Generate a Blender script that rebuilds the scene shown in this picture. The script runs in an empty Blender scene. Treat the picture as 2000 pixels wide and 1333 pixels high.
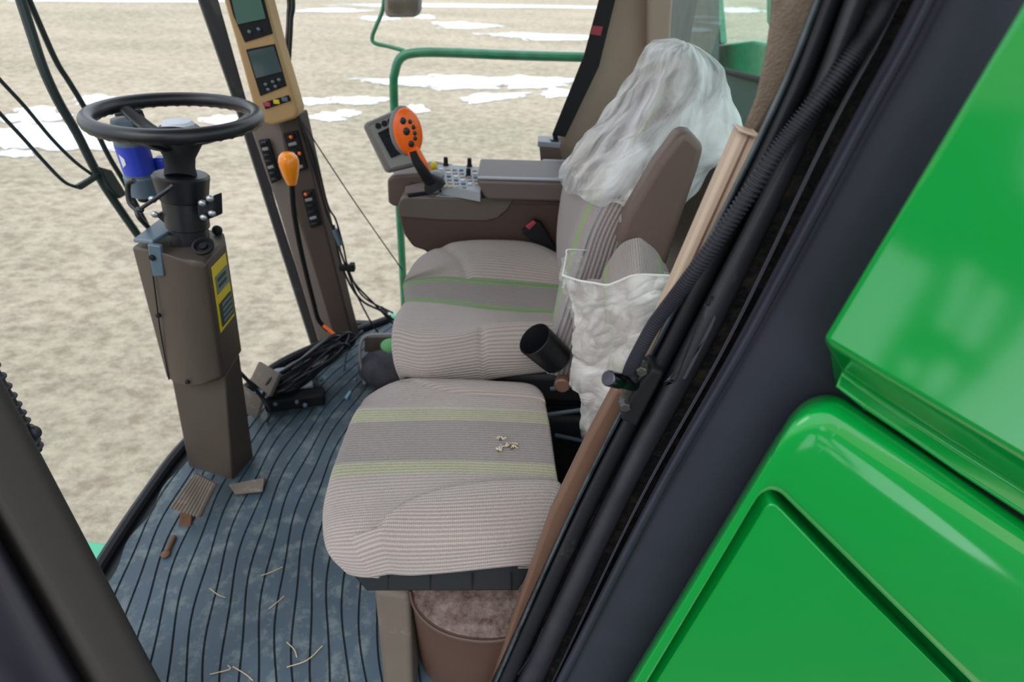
import bpy, bmesh, random
import numpy as np
from math import *
from mathutils import Vector, Matrix, noise
random.seed(7)
SC = bpy.context.scene
COL = SC.collection
# ------------------------------------------------------------------ camera
FPX = 1100.0
TH = radians(36.4); PH = radians(2.0)
CAM = Vector((0, 0, 1.4))
_F = Vector((0, cos(TH), -sin(TH))); _U0 = Vector((0, sin(TH), cos(TH))); _X = Vector((1, 0, 0))
_R = _X*cos(PH) + _U0*sin(PH); _U = -_X*sin(PH) + _U0*cos(PH)
cd = bpy.data.cameras.new('camera'); cam = bpy.data.objects.new('camera', cd); COL.objects.link(cam)
cd.sensor_width = 36; cd.lens = 36*FPX/2000; cd.clip_start = 0.02; cd.clip_end = 400
m = Matrix((_R, _U, -_F)).transposed().to_4x4(); m.translation = CAM
cam.matrix_world = m
cd.dof.use_dof = True; cd.dof.focus_distance = 0.86; cd.dof.aperture_fstop = 4.5
SC.camera = cam
# ------------------------------------------------------------------ world, light, exposure
SC.view_settings.view_transform = 'Standard'; SC.view_settings.look = 'None'
SC.view_settings.exposure = 0.85; SC.view_settings.gamma = 1; SC.view_settings.use_curve_mapping = False
w = bpy.data.worlds.new('overcast_sky'); SC.world = w; w.use_nodes = True
wn = w.node_tree.nodes; wl = w.node_tree.links; wn.clear()
wo = wn.new('ShaderNodeOutputWorld'); wb = wn.new('ShaderNodeBackground'); wr = wn.new('ShaderNodeValToRGB')
wt = wn.new('ShaderNodeTexCoord'); ws = wn.new('ShaderNodeSeparateXYZ'); wnz = wn.new('ShaderNodeTexNoise')
wmx = wn.new('ShaderNodeMath'); wmx.operation = 'MULTIPLY_ADD'
wl.new(wt.outputs['Generated'], ws.inputs[0]); wl.new(wt.outputs['Generated'], wnz.inputs['Vector'])
wnz.inputs['Scale'].default_value = 2.2; wnz.inputs['Detail'].default_value = 4
wl.new(wnz.outputs['Fac'], wmx.inputs[0]); wmx.inputs[1].default_value = 0.35; wl.new(ws.outputs['Z'], wmx.inputs[2])
wl.new(wmx.outputs[0], wr.inputs['Fac']); wl.new(wr.outputs['Color'], wb.inputs['Color']); wl.new(wb.outputs[0], wo.inputs[0])
wr.color_ramp.elements[0].position = 0.0; wr.color_ramp.elements[0].color = (0.80, 0.83, 0.86, 1)
wr.color_ramp.elements[1].position = 1.0; wr.color_ramp.elements[1].color = (0.92, 1.02, 1.16, 1)
wb.inputs['Strength'].default_value = 1.0
sd = bpy.data.lights.new('sun', 'SUN'); sd.energy = 0.8; sd.angle = radians(40); sd.color = (1.0, 0.97, 0.92)
sun = bpy.data.objects.new('sun', sd); COL.objects.link(sun)
sun.rotation_euler = Vector((-0.35, -0.75, 0.95)).to_track_quat('Z', 'Y').to_euler()

# ------------------------------------------------------------------ point helpers (pixel of the 2000x1333 photo + a real plane)
def _ray(x, y): return _R*((x-1000)/FPX) - _U*((y-666.5)/FPX) + _F
def Y(x, y, v): d = _ray(x, y); return CAM + d*((v-CAM.y)/d.y)
def Z(x, y, v): d = _ray(x, y); return CAM + d*((v-CAM.z)/d.z)
def X(x, y, v): d = _ray(x, y); return CAM + d*((v-CAM.x)/d.x)
def V(*a): return Vector(a)
# ------------------------------------------------------------------ materials
def hexc(h):
    c = [int(h[i:i+2], 16)/255 for i in (0, 2, 4)]
    return tuple(((v+0.055)/1.055)**2.4 if v > 0.04045 else v/12.92 for v in c)
def mat(name, col, rough=0.6, metal=0.0, spec=0.5, coat=0.0, nscale=0, namt=0.0, bump=0.0, bscale=200, dirt=None, dscale=8, dthr=0.6, damt=0.8, bdist=0.001, dw=0.12):
    if isinstance(col, str): col = hexc(col)
    M = bpy.data.materials.new(name); M.use_nodes = True
    n = M.node_tree.nodes; l = M.node_tree.links; b = n['Principled BSDF']
    b.inputs['Base Color'].default_value = (*col, 1); b.inputs['Roughness'].default_value = rough
    b.inputs['Metallic'].default_value = metal; b.inputs['Specular IOR Level'].default_value = spec
    b.inputs['Coat Weight'].default_value = coat; b.inputs['Coat Roughness'].default_value = 0.04
    tc = n.new('ShaderNodeTexCoord'); cur = None
    if nscale:
        nz = n.new('ShaderNodeTexNoise'); nz.inputs['Scale'].default_value = nscale; nz.inputs['Detail'].default_value = 5
        l.new(tc.outputs['Object'], nz.inputs['Vector'])
        r = n.new('ShaderNodeValToRGB'); r.color_ramp.elements[0].position = 0.3; r.color_ramp.elements[1].position = 0.7
        r.color_ramp.elements[0].color = (*[v*(1-namt) for v in col], 1); r.color_ramp.elements[1].color = (*[min(1, v*(1+namt)) for v in col], 1)
        l.new(nz.outputs['Fac'], r.inputs['Fac']); cur = r.outputs['Color']
    if dirt:
        dz = n.new('ShaderNodeTexNoise'); dz.inputs['Scale'].default_value = dscale; dz.inputs['Detail'].default_value = 9; dz.inputs['Roughness'].default_value = 0.7
        l.new(tc.outputs['Object'], dz.inputs['Vector'])
        dr = n.new('ShaderNodeMapRange'); dr.inputs['From Min'].default_value = dthr; dr.inputs['From Max'].default_value = dthr+dw; dr.inputs['To Max'].default_value = damt
        l.new(dz.outputs['Fac'], dr.inputs['Value'])
        mx = n.new('ShaderNodeMix'); mx.data_type = 'RGBA'; l.new(dr.outputs[0], mx.inputs['Factor'])
        if cur: l.new(cur, mx.inputs['A'])
        else: mx.inputs['A'].default_value = (*col, 1)
        mx.inputs['B'].default_value = (*hexc(dirt), 1); cur = mx.outputs['Result']
    if cur: l.new(cur, b.inputs['Base Color'])
    if bump:
        bz = n.new('ShaderNodeTexNoise'); bz.inputs['Scale'].default_value = bscale; bz.inputs['Detail'].default_value = 4
        l.new(tc.outputs['Object'], bz.inputs['Vector'])
        bp = n.new('ShaderNodeBump'); bp.inputs['Strength'].default_value = bump; bp.inputs['Distance'].default_value = bdist
        l.new(bz.outputs['Fac'], bp.inputs['Height']); l.new(bp.outputs[0], b.inputs['Normal'])
    return M
def glassmat(name, tint, rough=0.0, mixv=0.12):
    M = bpy.data.materials.new(name); M.use_nodes = True
    n = M.node_tree.nodes; l = M.node_tree.links; n.clear()
    o = n.new('ShaderNodeOutputMaterial'); t = n.new('ShaderNodeBsdfTransparent'); g = n.new('ShaderNodeBsdfGlossy'); mx = n.new('ShaderNodeMixShader'); fr = n.new('ShaderNodeLayerWeight'); pw = n.new('ShaderNodeMath'); pw.operation = 'POWER'; pw.inputs[1].default_value = 5; ml = n.new('ShaderNodeMath'); ml.operation = 'MULTIPLY_ADD'; ml.inputs[1].default_value = 0.45; ml.inputs[2].default_value = 0.025
    t.inputs[0].default_value = (*tint, 1); g.inputs['Roughness'].default_value = rough; fr.inputs['Blend'].default_value = 0.5
    l.new(fr.outputs['Facing'], pw.inputs[0]); l.new(pw.outputs[0], ml.inputs[0])
    l.new(ml.outputs[0], mx.inputs[0]); l.new(t.outputs[0], mx.inputs[1]); l.new(g.outputs[0], mx.inputs[2]); l.new(mx.outputs[0], o.inputs[0])
    return M
M = {}
M['green'] = mat('green_paint', (0.001, 0.24, 0.034), 0.09, coat=0.0, spec=0.55, bump=0.03, bscale=260, bdist=0.0004, dirt='6aa070', dscale=60, dthr=0.74, damt=0.3)
M['rail'] = mat('green_rail_paint', (0.012, 0.17, 0.075), 0.35, coat=0.3, nscale=20, namt=0.25)
M['slate'] = mat('slate_vinyl', '2e2f3a', 0.62, spec=0.35, bump=0.5, bscale=900, nscale=9, namt=0.12, bdist=0.0006, dirt='8a8a8c', dscale=220, dthr=0.72, damt=0.5)
M['rubber'] = mat('black_rubber', '1b1b20', 0.55, spec=0.35, bump=0.25, bscale=500, dirt='5d564a', dscale=16, dthr=0.60, damt=0.35)
M['seal'] = mat('grey_rubber_seal', '2b2b31', 0.5, spec=0.4, bump=0.4, bscale=300, nscale=14, namt=0.2, dirt='6a6258', dscale=25, dthr=0.64, damt=0.4)
M['gap'] = mat('dark_channel', '0d0d10', 0.6, spec=0.3, dirt='40382c', dscale=35, dthr=0.50, damt=0.5, bump=1.0, bscale=120, bdist=0.002)
M['hose'] = mat('ribbed_hose', '26262d', 0.42, spec=0.5)
M['black'] = mat('black_plastic', '141519', 0.38, spec=0.5, nscale=30, namt=0.1)
M['blackm'] = mat('black_matt', '101013', 0.7, spec=0.3)
M['brown'] = mat('brown_plastic', '41372f', 0.55, spec=0.4, bump=0.3, bscale=900, nscale=7, namt=0.06, bdist=0.0005)
M['console'] = mat('console_brown', '5c4b44', 0.5, spec=0.4, bump=0.2, bscale=900, bdist=0.0005)
M['dusty'] = mat('dusty_brown', '4b362c', 0.5, spec=0.4, nscale=9, namt=0.08, dirt='6e5648', dscale=9, dthr=0.62, damt=0.35)
M['lid'] = mat('dusty_lid', '4a362e', 0.6, spec=0.3, dirt='8a7a72', dscale=40, dthr=0.36, damt=0.9, dw=0.32)
M['greybrown'] = mat('grey_brown_panel', '5a5148', 0.6, spec=0.3, nscale=6, namt=0.1, dirt='8c8478', dscale=12, dthr=0.6, damt=0.4)
M['taupe'] = mat('taupe_trim', '9c8878', 0.7, spec=0.3, bump=0.3, bscale=700, nscale=5, namt=0.05, bdist=0.0006)
M['felt'] = mat('tan_felt', '6f6255', 0.95, spec=0.1, bump=0.9, bscale=420, nscale=60, namt=0.12, bdist=0.0015)
M['beige'] = mat('beige_trim', 'ab9784', 0.5, spec=0.35, bump=0.15, bscale=300)
M['trimbrown'] = mat('brown_trim', '62493b', 0.5, spec=0.4, nscale=8, namt=0.1)
M['tan'] = mat('tan_housing', 'a5855a', 0.5, spec=0.4, nscale=5, namt=0.05)
M['grey'] = mat('grey_plastic', '7d7b79', 0.45, spec=0.45)
M['lgrey'] = mat('light_grey_pad', '84868a', 0.45, spec=0.45, bump=0.2, bscale=500)
M['monitor'] = mat('monitor_grey', '6a6661', 0.4, spec=0.45)
M['screen'] = mat('dark_screen', '10161a', 0.12, spec=0.6)
M['greenscreen'] = mat('green_grey_screen', '2d5a50', 0.12, spec=0.6)
M['greyscreen'] = mat('grey_screen', '414f50', 0.12, spec=0.6)
M['orange'] = mat('orange_plastic', 'f06412', 0.35, spec=0.5)
M['orange2'] = mat('amber_orange_plastic', 'f08a10', 0.3, spec=0.5, coat=0.3)
M['red'] = mat('red_mark', '93303a', 0.5)
M['pink'] = mat('pink_lamp', 'a83a50', 0.3)
M['yellow'] = mat('yellow_label', 'c9b010', 0.5)
M['labelgrey'] = mat('label_grey', '5d6a6c', 0.5)
M['labeldark'] = mat('label_print', '22302c', 0.6)
M['blue'] = mat('blue_label', '2b3fae', 0.35)
M['white'] = mat('white_print', 'c9ccd2', 0.5)
M['bluegrey'] = mat('blue_grey_metal', '50606c', 0.4, spec=0.5)
M['steel'] = mat('zinc_steel', 'a5a9ab', 0.35, metal=0.8)
M['chrome'] = mat('black_chrome', '4d4b52', 0.22, metal=1.0, bump=0.3, bscale=60)
M['weld'] = mat('greasy_steel', '4a4945', 0.35, metal=0.6, bump=1.0, bscale=150, bdist=0.002)
M['wiper'] = mat('dark_green_black', '1f2c2b', 0.5, spec=0.4)
M['pedal'] = mat('worn_pedal_rubber', '64594f', 0.8, bump=0.4, bscale=200, dirt='8f8577', dscale=30, dthr=0.55, damt=0.5)
M['rust'] = mat('rusty_steel', '5b3e2a', 0.7, nscale=40, namt=0.3)
M['dark'] = mat('dark_underseat', '15161a', 0.6)
M['tank'] = mat('dark_green_metal', '123630', 0.6, nscale=4, namt=0.15)
M['palegreen'] = mat('pale_green_paint', '4fae88', 0.4)
M['straw'] = mat('straw', 'b9a27c', 0.8)
M['foam'] = mat('torn_foam', 'cbb88e', 0.95, bump=1.0, bscale=300, nscale=200, namt=0.4, bdist=0.003)
M['strap'] = mat('belt_webbing', '0d0c0e', 0.8, bump=0.3, bscale=900)
M['snow'] = mat('old_snow', (0.80, 0.82, 0.84), 0.7, spec=0.3, bump=0.5, bscale=8, bdist=0.05)
M['glass'] = glassmat('clear_glass', (0.93, 0.95, 0.95))
M['tinted'] = glassmat('green_tinted_glass', (0.70, 0.88, 0.82))
M['mirror'] = mat('mirror_glass', 'b0a89c', 0.1, metal=0.9)

def fabric(name, base, stripes, rib=0.0075, ribamt=0.30, bump=0.8):
    """corduroy running along U; stripes = list of (v0, v1, hex) across V (UV is in metres)"""
    m_ = bpy.data.materials.new(name); m_.use_nodes = True
    n = m_.node_tree.nodes; l = m_.node_tree.links; b = n['Principled BSDF']
    b.inputs['Roughness'].default_value = 0.92; b.inputs['Specular IOR Level'].default_value = 0.12
    b.inputs['Sheen Weight'].default_value = 0.25; b.inputs['Sheen Roughness'].default_value = 0.5
    uv = n.new('ShaderNodeUVMap'); sp = n.new('ShaderNodeSeparateXYZ'); l.new(uv.outputs[0], sp.inputs[0])
    tc = n.new('ShaderNodeTexCoord')
    cur = None; bc = (*hexc(base), 1)
    for (a, c, hx) in stripes:
        g1 = n.new('ShaderNodeMath'); g1.operation = 'GREATER_THAN'; l.new(sp.outputs['Y'], g1.inputs[0]); g1.inputs[1].default_value = a
        g2 = n.new('ShaderNodeMath'); g2.operation = 'LESS_THAN'; l.new(sp.outputs['Y'], g2.inputs[0]); g2.inputs[1].default_value = c
        g3 = n.new('ShaderNodeMath'); g3.operation = 'MULTIPLY'; l.new(g1.outputs[0], g3.inputs[0]); l.new(g2.outputs[0], g3.inputs[1])
        mx = n.new('ShaderNodeMix'); mx.data_type = 'RGBA'; l.new(g3.outputs[0], mx.inputs['Factor'])
        if cur: l.new(cur, mx.inputs['A'])
        else: mx.inputs['A'].default_value = bc
        mx.inputs['B'].default_value = (*hexc(hx), 1); cur = mx.outputs['Result']
    s1 = n.new('ShaderNodeMath'); s1.operation = 'MULTIPLY'; l.new(sp.outputs['Y'], s1.inputs[0]); s1.inputs[1].default_value = 2*pi/rib
    s2 = n.new('ShaderNodeMath'); s2.operation = 'SINE'; l.new(s1.outputs[0], s2.inputs[0])
    u1 = n.new('ShaderNodeMath'); u1.operation = 'MULTIPLY'; l.new(sp.outputs['X'], u1.inputs[0]); u1.inputs[1].default_value = 2*pi/0.0035
    u2 = n.new('ShaderNodeMath'); u2.operation = 'SINE'; l.new(u1.outputs[0], u2.inputs[0])
    u3 = n.new('ShaderNodeMath'); u3.operation = 'MULTIPLY'; l.new(u2.outputs[0], u3.inputs[0]); u3.inputs[1].default_value = 0.25
    add = n.new('ShaderNodeMath'); add.operation = 'ADD'; l.new(s2.outputs[0], add.inputs[0]); l.new(u3.outputs[0], add.inputs[1])
    nz = n.new('ShaderNodeTexNoise'); nz.inputs['Scale'].default_value = 500; nz.inputs['Detail'].default_value = 3; l.new(tc.outputs['Object'], nz.inputs['Vector'])
    ad2 = n.new('ShaderNodeMath'); ad2.operation = 'ADD'; l.new(add.outputs[0], ad2.inputs[0]); l.new(nz.outputs['Fac'], ad2.inputs[1])
    # darker yarn between ribs
    mr = n.new('ShaderNodeMapRange'); mr.inputs['From Min'].default_value = -1; mr.inputs['From Max'].default_value = 0.4
    mr.inputs['To Min'].default_value = 1-ribamt; mr.inputs['To Max'].default_value = 1.0; l.new(add.outputs[0], mr.inputs['Value'])
    n2 = n.new('ShaderNodeTexNoise'); n2.inputs['Scale'].default_value = 6; n2.inputs['Detail'].default_value = 4; l.new(tc.outputs['Object'], n2.inputs['Vector'])
    m2 = n.new('ShaderNodeMapRange'); m2.inputs['To Min'].default_value = 0.86; m2.inputs['To Max'].default_value = 1.12; l.new(n2.outputs['Fac'], m2.inputs['Value'])
    mm = n.new('ShaderNodeMath'); mm.operation = 'MULTIPLY'; l.new(mr.outputs[0], mm.inputs[0]); l.new(m2.outputs[0], mm.inputs[1])
    vm = n.new('ShaderNodeVectorMath'); vm.operation = 'SCALE'
    if cur: l.new(cur, vm.inputs[0])
    else: vm.inputs[0].default_value = bc[:3]
    l.new(mm.outputs[0], vm.inputs['Scale']); l.new(vm.outputs[0], b.inputs['Base Color'])
    bp = n.new('ShaderNodeBump'); bp.inputs['Strength'].default_value = bump; bp.inputs['Distance'].default_value = 0.0012
    l.new(ad2.outputs[0], bp.inputs['Height']); l.new(bp.outputs[0], b.inputs['Normal'])
    return m_
def plastic(name, op=0.4, col=(0.86, 0.85, 0.82), scale=14, stretch=(1, 1, 1), wide=False):
    m_ = bpy.data.materials.new(name); m_.use_nodes = True
    n = m_.node_tree.nodes; l = m_.node_tree.links; n.clear()
    o = n.new('ShaderNodeOutputMaterial'); t = n.new('ShaderNodeBsdfTransparent'); b = n.new('ShaderNodeBsdfPrincipled'); mx = n.new('ShaderNodeMixShader')
    b.inputs['Base Color'].default_value = (*col, 1); b.inputs['Roughness'].default_value = 0.16; b.inputs['Specular IOR Level'].default_value = 0.9
    b.inputs['Subsurface Weight'].default_value = 0.0
    tc = n.new('ShaderNodeTexCoord'); mp = n.new('ShaderNodeMapping'); mp.inputs['Scale'].default_value = stretch
    l.new(tc.outputs['UV'], mp.inputs[0])
    nz = n.new('ShaderNodeTexNoise'); nz.inputs['Scale'].default_value = scale; nz.inputs['Detail'].default_value = 6; nz.inputs['Distortion'].default_value = 0.8; l.new(mp.outputs[0], nz.inputs['Vector'])
    r = n.new('ShaderNodeMapRange'); r.inputs['From Min'].default_value = 0.35; r.inputs['From Max'].default_value = 0.7
    r.inputs['To Min'].default_value = op*0.72; r.inputs['To Max'].default_value = min(1, op*1.32); l.new(nz.outputs['Fac'], r.inputs['Value'])
    l.new(r.outputs[0], mx.inputs[0]); l.new(t.outputs[0], mx.inputs[1])
    if wide: r.inputs['To Min'].default_value = op*0.4; r.inputs['To Max'].default_value = min(1, op*2.1); r.inputs['From Min'].default_value = 0.32; r.inputs['From Max'].default_value = 0.66
    tr = n.new('ShaderNodeBsdfTranslucent'); tr.inputs[0].default_value = (*col, 1)
    m3 = n.new('ShaderNodeMixShader'); m3.inputs[0].default_value = 0.35; l.new(b.outputs[0], m3.inputs[1]); l.new(tr.outputs[0], m3.inputs[2])
    l.new(m3.outputs[0], mx.inputs[2])
    bp = n.new('ShaderNodeBump'); bp.inputs['Strength'].default_value = 0.8; bp.inputs['Distance'].default_value = 0.004; l.new(nz.outputs['Fac'], bp.inputs['Height'])
    l.new(bp.outputs[0], b.inputs['Normal']); l.new(mx.outputs[0], o.inputs[0])
    return m_
# ------------------------------------------------------------------ object helpers
def tag(o, label=None, cat=None, group=None, kind=None):
    if label: o['label'] = label
    if cat: o['category'] = cat
    if group: o['group'] = group
    if kind: o['kind'] = kind
    return o
def thing(name, label, cat, loc=(0, 0, 0), group=None):
    o = bpy.data.objects.new(name, None); COL.objects.link(o); o.location = loc; o.empty_display_size = 0.05
    return tag(o, label, cat, group)
def obj(name, bm, m_, parent=None, bevel=0, bseg=3, smooth=True, sub=0, solid=0, label=None, auto=40):
    me = bm
    if m_: me.materials.append(m_)
    o = bpy.data.objects.new(name, me); COL.objects.link(o)
    if parent is not None:
        o.parent = parent
        if parent.type == 'EMPTY': o.matrix_parent_inverse = Matrix.Translation(parent.location).inverted()
    if solid:
        s = o.modifiers.new('s', 'SOLIDIFY'); s.thickness = abs(solid); s.offset = -1 if solid > 0 else 1
    if bevel:
        b = o.modifiers.new('b', 'BEVEL'); b.width = bevel; b.segments = bseg; b.limit_method = 'ANGLE'; b.angle_limit = radians(35)
    if sub:
        s = o.modifiers.new('sub', 'SUBSURF'); s.levels = sub; s.render_levels = sub
    if smooth:
        for p in me.polygons: p.use_smooth = True
        if bevel or not sub:
            try: me.set_sharp_from_angle(angle=radians(auto))
            except Exception: pass
    if label: o['label'] = label
    return o
def nb():
    return bmesh.new()
def _fix(bm):
    bmesh.ops.recalc_face_normals(bm, faces=bm.faces[:]); return bm
def O(name, bm, m_, parent=None, **k):
    me = bpy.data.meshes.new(name); _fix(bm); bm.to_mesh(me); bm.free()
    return obj(name, me, m_, parent, **k)
def box(bm, c, s, rot=None):
    c = Vector(c); vs = []
    for dx in (-.5, .5):
        for dy in (-.5, .5):
            for dz in (-.5, .5):
                p = Vector((dx*s[0], dy*s[1], dz*s[2]))
                if rot is not None: p = rot @ p
                vs.append(bm.verts.new(c+p))
    for f in ((0, 1, 3, 2), (4, 6, 7, 5), (0, 4, 5, 1), (2, 3, 7, 6), (0, 2, 6, 4), (1, 5, 7, 3)): bm.faces.new([vs[i] for i in f])
    return bm
def prism(bm, pts, ext):
    ext = Vector(ext); a = [bm.verts.new(p) for p in pts]; b = [bm.verts.new(p+ext) for p in pts]; n = len(pts)
    bm.faces.new(a); bm.faces.new(b[::-1])
    for i in range(n): bm.faces.new((a[i], b[i], b[(i+1) % n], a[(i+1) % n]))
    return bm
def pxprism(bm, pxs, y, ext):
    return prism(bm, [Y(a, b, y) for a, b in pxs], ext)
def catmull(P, n):
    P = [np.array(p, float) for p in P]; m_ = len(P)
    if m_ == 2: return [P[0]+(P[1]-P[0])*k/n for k in range(n+1)]
    out = []
    Q = [2*P[0]-P[1]]+P+[2*P[-1]-P[-2]]
    seg = m_-1
    for k in range(n+1):
        t = k/n*seg; i = min(int(t), seg-1); t -= i
        a, b, c, d = Q[i:i+4]
        out.append(0.5*((2*b)+(-a+c)*t+(2*a-5*b+4*c-d)*t*t+(-a+3*b-3*c+d)*t**3))
    return out
def tube(bm, path, r, seg=10, n=None, caps=True, closed=False):
    """path of points, optional smoothing into n samples; r number or function of t"""
    pts = [Vector(p) for p in path]
    if n: pts = [Vector(p) for p in catmull([tuple(p) for p in pts], n)]
    N = len(pts); rings = []; up = None
    for i, p in enumerate(pts):
        if closed: d = (pts[(i+1) % N]-pts[i-1])
        else: d = (pts[min(i+1, N-1)]-pts[max(i-1, 0)])
        d.normalize()
        if up is None:
            up = Vector((0, 0, 1)) if abs(d.z) < 0.9 else Vector((1, 0, 0))
            up = (up-d*up.dot(d)).normalized()
        else: up = (up-d*up.dot(d)).normalized()
        s = d.cross(up)
        rr = r(i/(N-1)) if callable(r) else r
        rings.append([bm.verts.new(p+(up*cos(a)+s*sin(a))*rr) for a in [2*pi*k/seg for k in range(seg)]])
    for i in range(N if closed else N-1):
        A, B = rings[i], rings[(i+1) % N]
        for k in range(seg): bm.faces.new((A[k], A[(k+1) % seg], B[(k+1) % seg], B[k]))
    if caps and not closed: bm.faces.new(rings[0][::-1]); bm.faces.new(rings[-1])
    return bm
def lathe(bm, prof, o, axis, seg=24, cap=True):
    """prof = [(radius, height)] along axis from origin o"""
    ax = Vector(axis).normalized(); u = ax.orthogonal().normalized(); v = ax.cross(u); o = Vector(o); rings = []
    for r, h in prof:
        rings.append([bm.verts.new(o+ax*h+(u*cos(a)+v*sin(a))*max(r, 1e-5)) for a in [2*pi*k/seg for k in range(seg)]])
    for A, B in zip(rings, rings[1:]):
        for k in range(seg): bm.faces.new((A[k], A[(k+1) % seg], B[(k+1) % seg], B[k]))
    if cap: bm.faces.new(rings[0][::-1]); bm.faces.new(rings[-1])
    return bm
def ellipsoid(bm, c, rad, rot=None, seg=20):
    c = Vector(c); g = bmesh.ops.create_uvsphere(bm, u_segments=seg, v_segments=seg//2+2, radius=1)
    for v in g['verts']:
        p = Vector((v.co.x*rad[0], v.co.y*rad[1], v.co.z*rad[2]))
        if rot is not None: p = rot @ p
        v.co = c+p
    return bm
def loft(name, grid, nu, nv, m_, parent=None, fn=None, closedu=False, solid=0, uvscale=None, bevel=0, label=None):
    """grid: rows of points; Catmull-Rom in both directions; UV in metres (u along the row, v across rows).
       fn(u, v, point, normal) -> point displaces the fine surface."""
    rows = [catmull([tuple(p) for p in r], nu) for r in grid]
    cols = [catmull([rows[i][k] for i in range(len(rows))], nv) for k in range(nu+1)]
    A = np.array(cols)                       # [nu+1][nv+1][3]
    du = np.gradient(A, axis=0); dv = np.gradient(A, axis=1)
    N = np.cross(du, dv); N /= (np.linalg.norm(N, axis=2, keepdims=True)+1e-9)
    mid = A[nu//2]; vl = np.concatenate([[0], np.cumsum(np.linalg.norm(np.diff(mid, axis=0), axis=1))])
    midr = A[:, nv//2]; ul = np.concatenate([[0], np.cumsum(np.linalg.norm(np.diff(midr, axis=0), axis=1))])
    verts = []
    for i in range(nu+1):
        for j in range(nv+1):
            p = Vector(A[i, j])
            if fn: p = fn(i/nu, j/nv, p, Vector(N[i, j]))
            verts.append(p)
    W = nv+1
    faces = [(i*W+j, (i+1)*W+j, (i+1)*W+j+1, i*W+j+1) for i in range(nu) for j in range(nv)]
    me = bpy.data.meshes.new(name); me.from_pydata(verts, [], faces)
    uvl = me.uv_layers.new(name='UVMap')
    for p in me.polygons:
        for li in p.loop_indices:
            vi = me.loops[li].vertex_index; uvl.data[li].uv = (ul[vi//W], vl[vi % W])
    if solid:      # thicken away from the visible side
        dsum = sum(p.normal.dot(CAM-Vector(p.center)) for p in me.polygons)
        solid = abs(solid) if dsum > 0 else -abs(solid)
    o = obj(name, me, m_, parent, solid=solid, bevel=bevel, label=label, auto=80)
    return o, vl, nv
def rot_to(ax):
    return Vector(ax).to_track_quat('Z', 'Y').to_matrix()
# ================================================================== THE GROUND OUTSIDE
def ground_mat():
    m_ = mat('dead_grass', 'a89a78', 0.95, spec=0.1)
    n = m_.node_tree.nodes; l = m_.node_tree.links; b = n['Principled BSDF']; tc = n.new('ShaderNodeTexCoord')
    def nz(sc, det, st=(1, 1, 1), rough=0.6):
        mp = n.new('ShaderNodeMapping'); mp.inputs['Scale'].default_value = st; l.new(tc.outputs['Object'], mp.inputs[0])
        z = n.new('ShaderNodeTexNoise'); z.inputs['Scale'].default_value = sc; z.inputs['Detail'].default_value = det; z.inputs['Roughness'].default_value = rough
        l.new(mp.outputs[0], z.inputs['Vector']); return z
    a = nz(6.5, 14, (0.8, 1.2, 1), rough=0.8); r = n.new('ShaderNodeValToRGB')
    cr = r.color_ramp; cr.elements[0].position = 0.40; cr.elements[0].color = (*hexc('6b6048'), 1); cr.elements[1].position = 0.60; cr.elements[1].color = (*hexc('cbbfa4'), 1)
    e = cr.elements.new(0.49); e.color = (*hexc('a39981'), 1)
    l.new(a.outputs['Fac'], r.inputs['Fac'])
    c = nz(0.35, 6, (0.5, 1.4, 1)); r2 = n.new('ShaderNodeValToRGB'); r2.color_ramp.elements[0].position = 0.35; r2.color_ramp.elements[1].position = 0.65
    r2.color_ramp.elements[0].color = (*hexc('b0a593'), 1); r2.color_ramp.elements[1].color = (*hexc('dac5b4'), 1); l.new(c.outputs['Fac'], r2.inputs['Fac'])
    mx = n.new('ShaderNodeMix'); mx.data_type = 'RGBA'; mx.inputs['Factor'].default_value = 0.45
    l.new(r.outputs[0], mx.inputs['A']); l.new(r2.outputs[0], mx.inputs['B'])
    l.new(mx.outputs['Result'], b.inputs['Base Color'])
    f = nz(14, 10, rough=0.7); bp = n.new('ShaderNodeBump'); bp.inputs['Distance'].default_value = 0.05; bp.inputs['Strength'].default_value = 0.9
    l.new(f.outputs['Fac'], bp.inputs['Height']); l.new(bp.outputs[0], b.inputs['Normal'])
    return m_
GZ = -1.9
bm = nb(); bmesh.ops.create_grid(bm, x_segments=60, y_segments=60, size=150)
for v in bm.verts:
    v.co.z = GZ + 0.05*noise.noise(Vector((v.co.x*0.15, v.co.y*0.15, 0)))*min(1, v.co.length/8)
tag(O('ground', bm, ground_mat()), kind='structure')
# snow lying in shallow drifts: (centre pixel, half width px, half height px)
def drift(bm, x, y, hx, hy, seed, ang=0):
    rnd = random.Random(seed); n = 44; pts = []
    ph = [rnd.uniform(0, 6.28) for _ in range(6)]
    for k in range(n):
        a = 2*pi*k/n; rr = 1+0.16*sin(3*a+ph[0])+0.12*sin(5*a+ph[1])+0.09*sin(8*a+ph[2])+0.07*sin(13*a+ph[3])+0.05*sin(19*a+ph[4])
        px = x+hx*rr*cos(a)-hy*ang*sin(a); py = y+hy*rr*sin(a)+ang*hx*rr*cos(a)
        p = Z(px, max(py, -120), GZ+0.012); pts.append(p)
    c = sum(pts, Vector())/n; c.z = GZ+0.09
    vs = [bm.verts.new(p) for p in pts]; mid = [bm.verts.new(c+(p-c)*0.85+Vector((0, 0, -0.03))) for p in pts]; cc = bm.verts.new(c)
    for k in range(n):
        j = (k+1) % n; bm.faces.new((vs[k], vs[j], mid[j], mid[k])); bm.faces.new((mid[k], mid[j], cc))
bm = nb()
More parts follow.
